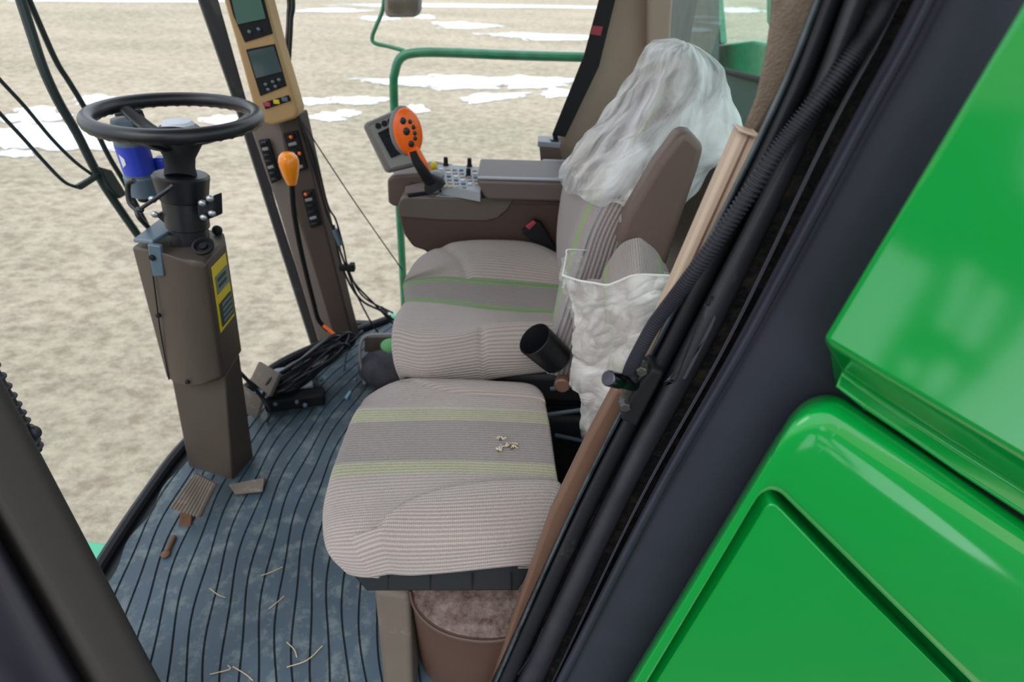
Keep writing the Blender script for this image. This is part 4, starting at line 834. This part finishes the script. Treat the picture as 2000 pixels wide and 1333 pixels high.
# joystick
js = thing('joystick', 'orange and black multifunction joystick rising from the armrest console', 'joystick', Y(848, 362, 1.62))
hc = Y(797, 258, 1.62); upd = (Y(789, 220, 1.62)-Y(806, 298, 1.62)).normalized(); fwd = V(.45, -.85, .28).normalized(); fwd = (fwd-upd*fwd.dot(upd)).normalized(); sd_ = upd.cross(fwd)
Rm = Matrix((sd_, upd, fwd)).transposed()
bm = nb(); ellipsoid(bm, hc, (.042, .066, .022), Rm); O('head', bm, M['orange'], js)
bm = nb(); ellipsoid(bm, hc-fwd*.012+sd_*(-.004), (.046, .070, .016), Rm); O('back_shell', bm, M['grey'], js)
for a, b, s_ in ((.012, .036, .009), (-.006, .030, .006), (-.012, .014, .006), (.010, .008, .010), (-.012, -.002, .006), (-.010, -.016, .006), (.004, -.028, .009)):
    p = hc+sd_*a*-1+upd*b
    zz = sqrt(max(0, 1-(a/.042)**2-(b/.066)**2))*.022
    bm = nb(); ellipsoid(bm, p+fwd*zz, (s_, s_*1.1, .004), Rm, seg=12); O('button', bm, M['black'], js)
bm = nb(); C_ = catmull([tuple(Y(*v)) for v in ((804, 290, 1.62), (814, 305, 1.62), (826, 325, 1.62), (834, 345, 1.63))], 14)
tube(bm, [Vector(c) for c in C_], lambda t: .021-.007*t, 14); O('neck', bm, M['orange'], js)
bm = nb(); tube(bm, [Y(806, 296, 1.60), Y(812, 312, 1.598), Y(824, 332, 1.60), Y(838, 352, 1.62)], lambda t: .010+.008*t, 12, n=14); O('palm_rest', bm, M['blackm'], js)
bm = nb(); lathe(bm, [(.034, -.01), (.032, .006), (.022, .018), (.014, .03)], Y(848, 362, 1.64), Y(832, 335, 1.64)-Y(848, 362, 1.64), 20); O('boot', bm, M['blackm'], js)
bm = nb(); ellipsoid(bm, Y(852, 344, 1.68), (.026, .02, .018), seg=14); O('boot_dome', bm, M['lgrey'], js)
# seat belt buckle
bu = thing('belt_buckle', 'black seat belt buckle with red button beside the far seat edge', 'buckle', Y(1060, 490, 1.66))
bm = nb(); pxprism(bm, [(1018, 455), (1042, 432), (1056, 436), (1085, 485), (1110, 500), (1100, 520), (1062, 490)], 1.60, (0, .025, 0)); O('body', bm, M['blackm'], bu, bevel=0.006)
bm = nb(); pxprism(bm, [(1026, 443), (1042, 431), (1048, 436), (1034, 450)], 1.597, (0, .008, 0)); O('button', bm, M['red'], bu, bevel=0.002)

# ================================================================== DRIVER SEAT
ds = thing('driver_seat', 'driver seat in taupe corduroy with green stripes and a plastic covered backrest', 'seat', (0, 1.36, 0))
def stretch_end(row, dx, dz, k=1): # extra points folding the left end under
    p0 = row[0]; return [p0+V(dx[1], 0, dz[1]), p0+V(dx[0], 0, dz[0])]+row
def zr(lst): return [Z(*p) for p in lst]
R0 = [(800, 545, .50), (835, 500, .50), (880, 482, .49), (950, 476, .49), (1040, 484, .49), (1120, 515, .50), (1180, 540, .50)]
rows = [
 [(806, 532, .56), (834, 502, .56), (880, 484, .57), (950, 477, .57), (1040, 484, .58), (1112, 515, .58), (1190, 540, .58)],
 [(797, 535, .585), (826, 500, .60), (880, 480, .605), (950, 474, .605), (1040, 480, .605), (1115, 512, .60), (1190, 540, .60)],
 [(790, 548, .58), (850, 520, .60), (900, 505, .60), (955, 500, .60), (1040, 510, .60), (1110, 528, .60), (1190, 550, .60)],
 [(790, 552, .575), (850, 541, .58), (900, 542, .578), (955, 546, .575), (1040, 553, .572), (1112, 560, .57), (1190, 570, .57)],
 [(791, 560, .574), (850, 550, .578), (900, 552, .575), (955, 556, .572), (1040, 562, .57), (1112, 568, .57), (1190, 578, .57)],
 [(793, 585, .574), (850, 583, .575), (900, 588, .570), (955, 596, .568), (1040, 602, .568), (1114, 604, .57), (1190, 612, .57)],
 [(790, 592, .575), (850, 592, .576), (900, 598, .572), (955, 605, .568), (1040, 611, .568), (1116, 613, .57), (1190, 622, .57)],
 [(774, 618, .585), (830, 625, .59), (890, 630, .585), (955, 625, .585), (1040, 625, .585), (1120, 628, .585), (1190, 640, .585)],
 [(768, 645, .58), (820, 655, .59), (890, 652, .595), (955, 638, .60), (1040, 632, .60), (1122, 634, .60), (1190, 648, .60)],
 [(768, 680, .56), (820, 688, .565), (890, 680, .57), (955, 670, .575), (1040, 668, .575), (1122, 668, .575), (1190, 680, .575)],
 [(776, 715, .53), (830, 724, .53), (900, 715, .53), (955, 708, .53), (1030, 705, .53), (1115, 700, .53), (1190, 710, .53)],
 [(792, 738, .49), (840, 748, .48), (900, 748, .47), (955, 742, .47), (1000, 735, .48), (1100, 725, .49), (1190, 730, .49)],
]
g = []
for r in rows:
    P = zr(r); g.append(stretch_end(P, (0.006, 0.04), (-0.05, -0.10)))
last = [p+V(.01, .05, -.02) for p in g[-1]]; g.append(last)
g.insert(0, [p+V(.01, -.01, -.06) for p in g[0]])
def seatfn(u, v, p, n):
    # seams: curved tuck on the far lobe and a short vertical tuck on the near side
    d = 0
    s1 = ((u-.46)-(.22*(v-.10) + 1.2*max(0, v-.16)**2)); 
    if .08 < v < .32 and .40 < u < .95: 
        d -= .007*exp(-(s1/.022)**2)*min(1, (v-.08)/.05)
        d += .006*(1/(1+exp(-s1/.02)))*min(1, (v-.08)/.05)*min(1, (.32-v)/.05)
    if v > .66:
        d -= .006*exp(-((u-.60)/.012)**2)*min(1, (v-.66)/.06)
    return p+Vector((0, 0, 1))*d
cu, vl, nv_ = loft('cushion', g, 120, 150, None, ds, fn=seatfn)
nr = len(g)-1
def vrow(i): return vl[int(round((i)/nr*nv_))]
gs = 'a0ab78'
fabm = fabric('seat_corduroy', '9d928b', [(vrow(4), vrow(5), '6d8557'), (vrow(5), vrow(6), '7d746f'), (vrow(6), vrow(7), '6d8557')], rib=0.0085, ribamt=.30)
cu.data.materials.append(fabm)
bm = nb(); prism(bm, [V(-.22, 1.14, .0), V(.45, 1.14, .0), V(.45, 1.60, .0), V(-.22, 1.60, .0)], (0, 0, .30)); O('pedestal', bm, M['dark'], ds, bevel=0.02)
bm = nb(); prism(bm, [V(-.24, 1.12, .37), V(.42, 1.12, .37), V(.42, 1.60, .37), V(-.24, 1.60, .37)], (0, 0, .10)); O('seat_pan', bm, M['dark'], ds, bevel=0.02)
bm = nb()
for k in range(7):
    z0 = .31+.009*k; box(bm, (.10, 1.37, z0), (.52-.02*(k % 2), .44-.02*(k % 2), .008))
O('bellows', bm, M['blackm'], ds)
# backrest: world edge curves sampled by height
def curve(pxs):
    P = [tuple(Y(*p)) for p in pxs]; C_ = [Vector(c) for c in catmull(P, 60)]; return sorted(C_, key=lambda c: c.z)
def atz(C_, z):
    if z <= C_[0].z: a, b = C_[0], C_[1]
    elif z >= C_[-1].z: return C_[-1].copy()
    else:
        i = max(k for k in range(len(C_)-1) if C_[k].z <= z); a, b = C_[i], C_[i+1]
    t = (z-a.z)/((b.z-a.z) or 1); return a+(b-a)*t
Fc = curve([(1096, 500, 1.60), (1089, 440, 1.60), (1099, 355, 1.59), (1129, 298, 1.56), (1195, 214, 1.51), (1237, 154, 1.48), (1272, 95, 1.45)])
Nc = curve([(1120, 560, 1.10), (1150, 470, 1.10), (1165, 430, 1.10), (1190, 385, 1.11), (1228, 325, 1.14), (1276, 265, 1.19), (1306, 220, 1.22), (1330, 160, 1.26), (1342, 104, 1.29)])
bgd = []
zl = [.50, .58, .66, .74, .82, .90, .98, 1.05, 1.11, 1.15]
for i, z in enumerate(zl):
    a = atz(Fc, z); b = atz(Nc, z); t = i/(len(zl)-1); th_ = .125-.045*t
    bk_ = V(th_, 0, -.02); mid1 = a*.5+b*.5
    bgd.append([a+bk_+V(.02, -.05, 0), a+bk_*1.0+V(0, -.005, 0), a+bk_*.45+V(0, .018, 0), a+V(.006, -.006, 0), a*.78+b*.22+V(-.006, 0, 0), mid1+V(.006, 0, 0), a*.24+b*.76+V(-.008, 0, 0), b+V(0, .004, 0), b+bk_*.18+V(0, -.012, 0), b+bk_*.6+V(0, -.012, 0), b+bk_*1.0+V(0, 0, 0), b+bk_+V(.02, .05, 0)])
tp = bgd[-1]; ctr = sum(tp, Vector())/len(tp)
bgd.append([ctr+(p-ctr)*.85+V(0, 0, .028) for p in tp]); bgd.append([ctr+(p-ctr)*.35+V(0, 0, .042) for p in tp]); bgd.append([ctr+(p-ctr)*.02+V(0, 0, .044) for p in tp])
bgT = [list(r) for r in zip(*bgd)]
bkst, vb, nvb = loft('backrest', bgT, 90, 110, None, ds)
vmid = [vb[int(round(i/11*nvb))] for i in range(12)]
bkst.data.materials.append(fabric('backrest_corduroy', '958b88', [(vmid[7]-.075, vmid[7]-.05, '83a05c')], rib=0.0085, ribamt=.38))
bm = nb(); tube(bm, [atz(Nc, z)+V(-.002, .002, 0) for z in (.60, .70, .80, .90, 1.0, 1.1)], 0.0028, 6, n=30); O('piping', bm, M['lgrey'], bkst)
# folded-up left armrest
bm = nb()
ar = [(1330, 258), (1352, 262), (1378, 288), (1366, 330), (1328, 440), (1290, 560), (1232, 560), (1206, 472), (1222, 425), (1280, 325)]
pxprism(bm, ar, 1.02, (.0, .055, 0)); aro = O('folded_armrest', bm, M['console'], ds, bevel=0.014, bseg=4, label='brown armrest folded upright against the backrest')
bm = nb(); prism(bm, [Y(1330, 259, 1.035), Y(1338, 300, 1.02), Y(1236, 474, 1.02), Y(1212, 440, 1.035)], (-.004, .03, 0)); O('armrest_pad', bm, M['grey'], aro, bevel=0.006)
bm = nb(); pxprism(bm, [(1216, 455), (1232, 452), (1250, 462), (1240, 480), (1208, 482)], 1.075, (0, .02, 0)); O('green_clip', bm, mat('clip_green', '4f9a38', .5), ds)
# black cup under the seat edge
cu_a = Y(1043, 662, 1.05); cu_b = Y(1090, 714, 1.05); ax = (cu_b-cu_a)+V(0, .02, 0); Ln = ax.length
ch = thing('cup_holder', 'glossy black tilted cup hanging on the near edge of the driver seat', 'cup holder', cu_b)
bm = nb(); lathe(bm, [(.041, 0), (.0425, .002), (.0425, .006), (.041, Ln*.5), (.039, Ln*.95), (.034, Ln), (.0, Ln), (.0, Ln-.004), (.034, Ln-.005), (.038, .01), (.041, 0)], cu_a, ax, 40, cap=False); O('cup', bm, M['black'], ch)
bm = nb(); tube(bm, [Y(1085, 660, 1.08), Y(1110, 690, 1.09), Y(1125, 720, 1.10)], .005, 8, n=10); O('bracket', bm, M['trimbrown'], ch)
bm = nb(); lathe(bm, [(.02, 0), (.02, .02), (.016, .024)], Y(1100, 745, 1.06), V(-.2, -1, .1), 20); tag(O('height_knob', bm, M['trimbrown']), 'round brown knob low on the driver seat side', 'knob')
for p in (((1075, 760), (1130, 752)), ((1070, 810), (1140, 800)), ((1085, 850), (1140, 862))):
    bm = nb(); tube(bm, [Y(*p[0], 1.12), Y(*p[1], 1.12)], .006, 6); O('linkage_bar', bm, M['bluegrey'], ds)

# ================================================================== PASSENGER SEAT
pz = thing('passenger_chair', 'near fold-down chair in mauve corduroy with torn cushion and bag wrapped backrest', 'chair', (-.13, .8, .385))
rows = [
 [(738, 790, .475), (770, 752, .475), (870, 747, .475), (970, 750, .475), (1040, 756, .475), (1062, 785, .475)],
 [(716, 778, .505), (768, 750, .51), (870, 744, .512), (970, 748, .512), (1038, 755, .51), (1062, 776, .50)],
 [(706, 790, .507), (764, 776, .514), (875, 770, .516), (975, 774, .516), (1048, 780, .514), (1066, 792, .504)],
 [(697, 802, .507), (755, 798, .514), (880, 797, .516), (985, 800, .516), (1055, 804, .514), (1070, 812, .504)],
 [(684, 828, .507), (745, 823, .514), (880, 820, .516), (985, 823, .516), (1058, 827, .514), (1074, 833, .504)],
 [(654, 908, .503), (715, 902, .512), (860, 899, .515), (980, 902, .515), (1068, 906, .513), (1085, 911, .503)],
 [(644, 940, .500), (702, 931, .512), (860, 925, .515), (980, 927, .515), (1072, 932, .513), (1090, 940, .503)],
 [(633, 990, .49), (690, 976, .51), (850, 965, .518), (980, 955, .518), (1075, 955, .515), (1096, 968, .503)],
 [(632, 1035, .475), (680, 1020, .50), (850, 1012, .516), (980, 1005, .516), (1068, 1000, .512), (1088, 1010, .50)],
 [(640, 1072, .46), (690, 1070, .485), (850, 1062, .50), (980, 1055, .502), (1052, 1048, .50), (1072, 1050, .485)],
 [(662, 1102, .445), (710, 1107, .455), (850, 1098, .470), (980, 1085, .475), (1038, 1080, .475), (1055, 1085, .462)],
 [(690, 1123, .428), (725, 1128, .430), (850, 1121, .440), (980, 1108, .445), (1030, 1104, .445), (1042, 1107, .435)],
]
g = []
for r in rows:
    P = zr(r); kz = max(0.05, min(1, (P[2].z-.44)/.05)); g.append(stretch_end(P, (0.010, 0.05), (-0.035*kz, -0.055*kz))+[P[-1]+V(-.004, 0, -.04*kz), P[-1]+V(-.03, 0, -.055*kz)])
g.append([p+V(.0, .06, -.004) for p in g[-1]]); g.insert(0, [p+V(0, -.03, -.04) for p in g[0]])
def pfn(u, v, p, n):
    # v ~ row parameter; bolster seams near both long edges
    d = 0
    def sig(x): return 1/(1+exp(-max(-30, min(30, x))))
    vs = .597+(.13*exp(-((u-.375)/.035)) if u > .375 else .13)      # near seam
    if u > .335:
        f_ = min(1, (u-.335)/.04); s_ = v-vs
        d += f_*(.024*sig(s_/.006)*max(0, 1-max(0, s_-.05)/.22)-.012*exp(-(s_/.005)**2))
    vs2 = .235-(.10*exp(-((u-.37)/.045)) if u > .37 else .10)
    if u > .33:
        f_ = min(1, (u-.33)/.05); s_ = vs2-v
        d += f_*(.007*sig(s_/.007)*max(0, 1-max(0, s_-.02)/.1)-.004*exp(-(s_/.007)**2))
    return p+Vector((0, 0, 1))*d
pc, vl2, nv2 = loft('cushion', g, 170, 220, None, pz, fn=pfn)
nr2 = len(g)-1
def vr2(i): return vl2[int(round(i/nr2*nv2))]
pc.data.materials.append(fabric('near_corduroy', 'a3968f', [(vr2(4)-.001, vr2(4)+.001, 'c6bfae'), (vr2(4)+.001, vr2(5), '9f9c80'), (vr2(5), vr2(6)-.002, '8b817c'), (vr2(6)-.002, vr2(7), '9f9c80')], rib=0.0068, ribamt=.33, bump=1.0))
# torn spot with frayed foam
M['hole'] = mat('torn_hole', '5a4a3c', 0.95); M['fray'] = mat('frayed_thread', 'c9c0b2', 0.9)
bm = nb(); bh = nb(); bf = nb()
for a, b_, s_ in ((979, 858, .008), (986, 871, .009), (1001, 872, .013), (975, 879, .007)):
    p = Z(a, b_, .5185); n_ = 16; rnd = random.Random(a)
    for bb_, k_, dz in ((bh, .8, .0012), (bm, .5, .002)):
        pts = [p+V(cos(2*pi*k/n_)*s_*k_*rnd.uniform(.4, 1.2)+(.003 if bb_ is bm else 0), sin(2*pi*k/n_)*s_*.6*k_*rnd.uniform(.4, 1.2), dz) for k in range(n_)]
        vs_ = [bb_.verts.new(q_) for q_ in pts]; c_ = bb_.verts.new(p+V(0, 0, dz+.0015)); o_ = [bb_.verts.new(q_+V(0, 0, -.006)) for q_ in pts]
        for k in range(n_): bb_.faces.new((vs_[k], vs_[(k+1) % n_], c_)); bb_.faces.new((vs_[k], vs_[(k+1) % n_], o_[(k+1) % n_], o_[k]))
    for k in range(14):
        t = rnd.uniform(0, 6.28); q0 = p+V(cos(t)*s_*.8, sin(t)*s_*.5, .001); q1 = q0+V(rnd.uniform(-.005, .005), rnd.uniform(-.004, .004), rnd.uniform(.001, .004)); tube(bf, [q0, (q0+q1)/2+V(0, 0, .002), q1], .0007, 5, n=5)
O('torn_hole', bh, M['hole'], pc, label='torn holes in the fabric'); O('foam', bm, M['foam'], pc, label='yellowish foam showing'); tag(O('frayed_threads', bf, M['fray'], pc), kind='stuff')
pn = [Z(688, 1124, .430), Z(1042, 1106, .430), Z(1012, 1155, .395), Z(716, 1156, .395)]
bm = nb(); prism(bm, pn, (0, .34, 0)); pan = O('seat_pan', bm, mat('pan_black', '0d1113', .6, spec=.3), pz, bevel=0.003)
for px in (758, 840, 922, 998):
    bm = nb(); tube(bm, [Z(px, 1121, .432), Z(px, 1153, .397)], .0016, 6); O('rib', bm, M['blackm'], pan)
# storage console below it
st = thing('storage_console', 'brown storage box with dusty rounded lid below the near seat cushion', 'storage box', (-.05, .7, 0))
zl_ = .29
arc = [(802, 1158), (806, 1178), (816, 1198), (832, 1216), (856, 1233), (890, 1246), (930, 1253), (965, 1253), (1002, 1248), (1050, 1245)]
bm = nb(); top_ = [Z(a, b, zl_-.012) for a, b in arc]+[V(.12, .64, zl_-.012), V(.12, .95, zl_-.012), V(Z(802, 1158, zl_).x, .95, zl_-.012)]
prism(bm, top_, (0, 0, -(zl_-.012))); O('body', bm, M['dusty'], st, bevel=0.008)
top_ = [Z(a+3, b-4, zl_-.008) for a, b in arc]+[V(.11, .64, zl_-.008), V(.11, .90, zl_-.008), V(Z(806, 1158, zl_).x, .90, zl_-.008)]
bm = nb(); prism(bm, top_, (0, 0, .006)); ld = O('lid', bm, M['lid'], st, bevel=0.002)
bm = nb(); tube(bm, [Z(a, b, zl_) for a, b in arc], .0035, 8, n=50); O('lid_rim', bm, M['dusty'], ld)
bm = nb(); a = Z(803, 1156, zl_); b = Z(729, 1154, zl_); top_ = [a+V(-.002, -.01, 0), b, V(b.x+.02, .98, zl_), V(a.x, .98, zl_)]
bot_ = [Z(802, 1345, .08), Z(745, 1340, .05), V(b.x-.0, 1.0, .0), V(a.x, 1.0, 0)]
bot_ = [V(p.x, p.y, 0.0) for p in bot_]
stack(bm, [top_, bot_]); tag(O('seat_riser', bm, M['greybrown'], bevel=0.012), 'dusty grey-brown riser panel left of the brown storage box', 'riser')

# passenger backrest wrapped in plastic, standing behind near cushion
pb = pz
def xp(l): return [Y(*p) for p in l]
gb_ = [xp([(1112, 560, 1.0), (1125, 690, 1.0), (1150, 860, .98), (1165, 960, .95)]),
      xp([(1150, 545, .98), (1150, 690, .97), (1175, 850, .92), (1185, 960, .90)]),
      xp([(1172, 545, .95), (1185, 690, .93), (1200, 850, .88), (1210, 960, .86)]),
      xp([(1183, 520, .94), (1190, 690, .90), (1215, 850, .84), (1225, 960, .82)]),
      xp([(1210, 480, .95), (1215, 690, .85), (1235, 850, .80), (1245, 960, .78)]),
      xp([(1238, 466, .97), (1250, 640, .84), (1255, 850, .78), (1260, 960, .76)]),
      xp([(1262, 468, .98), (1275, 640, .86), (1275, 850, .80), (1280, 960, .78)]),
      xp([(1285, 488, .98), (1300, 640, .90), (1300, 850, .84), (1300, 960, .82)]),
      xp([(1306, 530, .98), (1320, 640, .95), (1320, 850, .90), (1320, 960, .88)])]
gb = [[CAM+(p-CAM)*1.045 for p in r_] for r_ in gb_]
po_, vp_, nvp = loft('backrest', gb, 60, 80, None, pb)
V3 = [vp_[int(round(i/8*nvp))] for i in range(9)]
po_.data.materials.append(fabric('bag_corduroy', 'a09590', [(V3[3]-.012, V3[3]+.008, '94a870'), (V3[7]-.01, V3[7]+.01, '94a870')], rib=.0065, ribamt=.2))
# clear bag pulled over it
pbag = thing('plastic_bag', 'crumpled clear plastic bag pulled over the passenger seat back', 'plastic bag', Y(1150, 870, .85))
front_rows = [
 [(1100, 540, .97), (1130, 548, .94), (1160, 553, .92), (1200, 553, .90), (1240, 538, .88), (1290, 538, .86), (1330, 540, .88)],
 [(1104, 580, .96), (1135, 585, .92), (1165, 590, .90), (1200, 590, .88), (1240, 585, .86), (1290, 585, .85), (1330, 590, .86)],
 [(1124, 620, .95), (1145, 625, .91), (1170, 630, .89), (1205, 632, .87), (1240, 630, .85), (1290, 630, .84), (1330, 640, .85)],
 [(1118, 655, .94), (1142, 665, .90), (1170, 670, .88), (1205, 672, .86), (1240, 675, .84), (1290, 680, .83), (1330, 690, .84)],
 [(1113, 700, .93), (1140, 708, .89), (1170, 712, .87), (1205, 715, .85), (1240, 720, .83), (1290, 725, .82), (1330, 730, .83)],
 [(1113, 755, .92), (1135, 762, .88), (1170, 765, .85), (1205, 768, .83), (1240, 770, .82), (1290, 775, .81), (1330, 780, .82)],
 [(1126, 770, .91), (1145, 790, .87), (1175, 800, .84), (1205, 805, .82), (1240, 810, .81), (1290, 815, .80), (1330, 820, .81)],
 [(1130, 830, .90), (1150, 840, .86), (1178, 850, .83), (1205, 855, .81), (1240, 860, .80), (1290, 865, .79), (1330, 870, .80)],
 [(1146, 880, .89), (1160, 890, .85), (1180, 900, .82), (1205, 905, .80), (1240, 910, .79), (1290, 915, .78), (1330, 920, .79)]]
def crump(amp, sc_, seed, st=(1, 1)):
    def fn(u, v, p, n):
        a = noise.noise(Vector((u*sc_*st[0]+seed, v*sc_*st[1], 0))); b = noise.noise(Vector((u*sc_*2.3*st[0]+seed, v*sc_*2.3*st[1], 3)))
        c = max(0, 1-abs(noise.noise(Vector((u*sc_*1.4*st[0]+seed*2, v*sc_*1.4*st[1]+u*3, 7))))*3)**2*2-.5
        return p+n*amp*(a*.8+b*.4+c*.5)
    return fn
loft('front_sheet', [xp(r) for r in front_rows], 150, 150, plastic('bag_plastic', .42, (.84, .81, .77), scale=3, stretch=(3, 5, 1), wide=True), pbag, fn=lambda u, v, p, n: crump(.0022, 7, 8, (.7, 1.8))(u, v, crump(.010, 2.6, 5, (1, 1.7))(u, v, p, n), n))
back_rows = [
 [(1098, 540, .975), (1104, 500, 1.05), (1140, 489, 1.10), (1200, 486, 1.10), (1250, 500, 1.08), (1300, 530, 1.0), (1332, 540, .89)],
 [(1104, 575, .975), (1112, 540, 1.06), (1150, 535, 1.10), (1200, 532, 1.10), (1250, 540, 1.08), (1300, 560, 1.0), (1332, 580, .89)],
 [(1124, 640, .96), (1130, 610, 1.05), (1160, 605, 1.10), (1200, 605, 1.10), (1250, 610, 1.08), (1300, 620, 1.0), (1332, 630, .89)]]
loft('back_sheet', [xp(r) for r in back_rows], 110, 60, plastic('bag_plastic_back', .26, scale=5, stretch=(9, 9, 1)), pbag, fn=crump(.007, 6, 11))
bm = nb(); tube(bm, xp([(1099, 538, .972), (1130, 548, .938), (1160, 553, .915), (1185, 557, .905), (1205, 551, .895), (1240, 538, .878), (1290, 538, .858), (1325, 541, .87)]), .0022, 6, n=60); tube(bm, xp([(1099, 538, .972), (1106, 500, 1.05), (1110, 488, 1.07), (1150, 489, 1.10), (1200, 486, 1.10)]), .0018, 6, n=40)
O('rolled_hem', bm, plastic('hem_plastic', .75), pbag)

# plastic cover on the driver backrest
pcv = thing('plastic_cover', 'translucent plastic dust cover draped over the driver backrest', 'plastic cover', Y(1200, 330, 1.3))
cvg = []
for z, fl in ((1.168, .0), (1.13, .015), (1.07, .045), (1.00, .075), (.95, .055), (.90, .045), (.85, .03), (.81, .015)):
    a = atz(Fc, z); b = atz(Nc, 1.168-(1.168-z)*.62); t = (z-.5)/.65; bk_ = V(.125-.045*t, 0, -.02)
    cvg.append([a+bk_*.9+V(.0, .03, 0), a+bk_*.2+V(0, .022, 0), a+V(-.012, .006, 0), a*.66+b*.34+V(-.020, -.008, 0), a*.3+b*.7+V(-.022, -.012, 0), b+V(-.012, -.012, 0), b+bk_*.25+V(0, -.022, 0), b+bk_*.8+V(fl*.4, -.026, 0), b+bk_*1.0+V(fl+.012, -.01, 0), b+bk_*1.0+V(fl*.8+.015, .06, 0)])
tp = cvg[0]; ctr = sum(tp, Vector())/len(tp)
cvg.insert(0, [ctr+(p-ctr)*.82+V(0, 0, .028) for p in tp]); cvg.insert(0, [ctr+(p-ctr)*.4+V(0, 0, .046) for p in tp]); cvg.insert(0, [ctr+(p-ctr)*.03+V(0, 0, .05) for p in tp])
def cfn(u, v, p, n):
    f_ = max(0, v-.25)
    a = .35*noise.noise(Vector((u*30+v*4, v*3, 2)))+.5*noise.noise(Vector((u*10, v*4, 2))); c = 1-abs(noise.noise(Vector((u*6+4+v*3, v*7+u*5, 9))))*2.6
    q = p+n*(-1)*(.005*a+.007*c*(.4+f_))
    if v > .9: q.z += .03*(v-.9)/.1*noise.noise(Vector((u*7, 0, 5)))
    return q
loft('sheet', cvg, 190, 170, plastic('cover_plastic', .42, (.85, .84, .83), scale=4, stretch=(4.5, 2.0, 1), wide=True), pcv, fn=cfn)
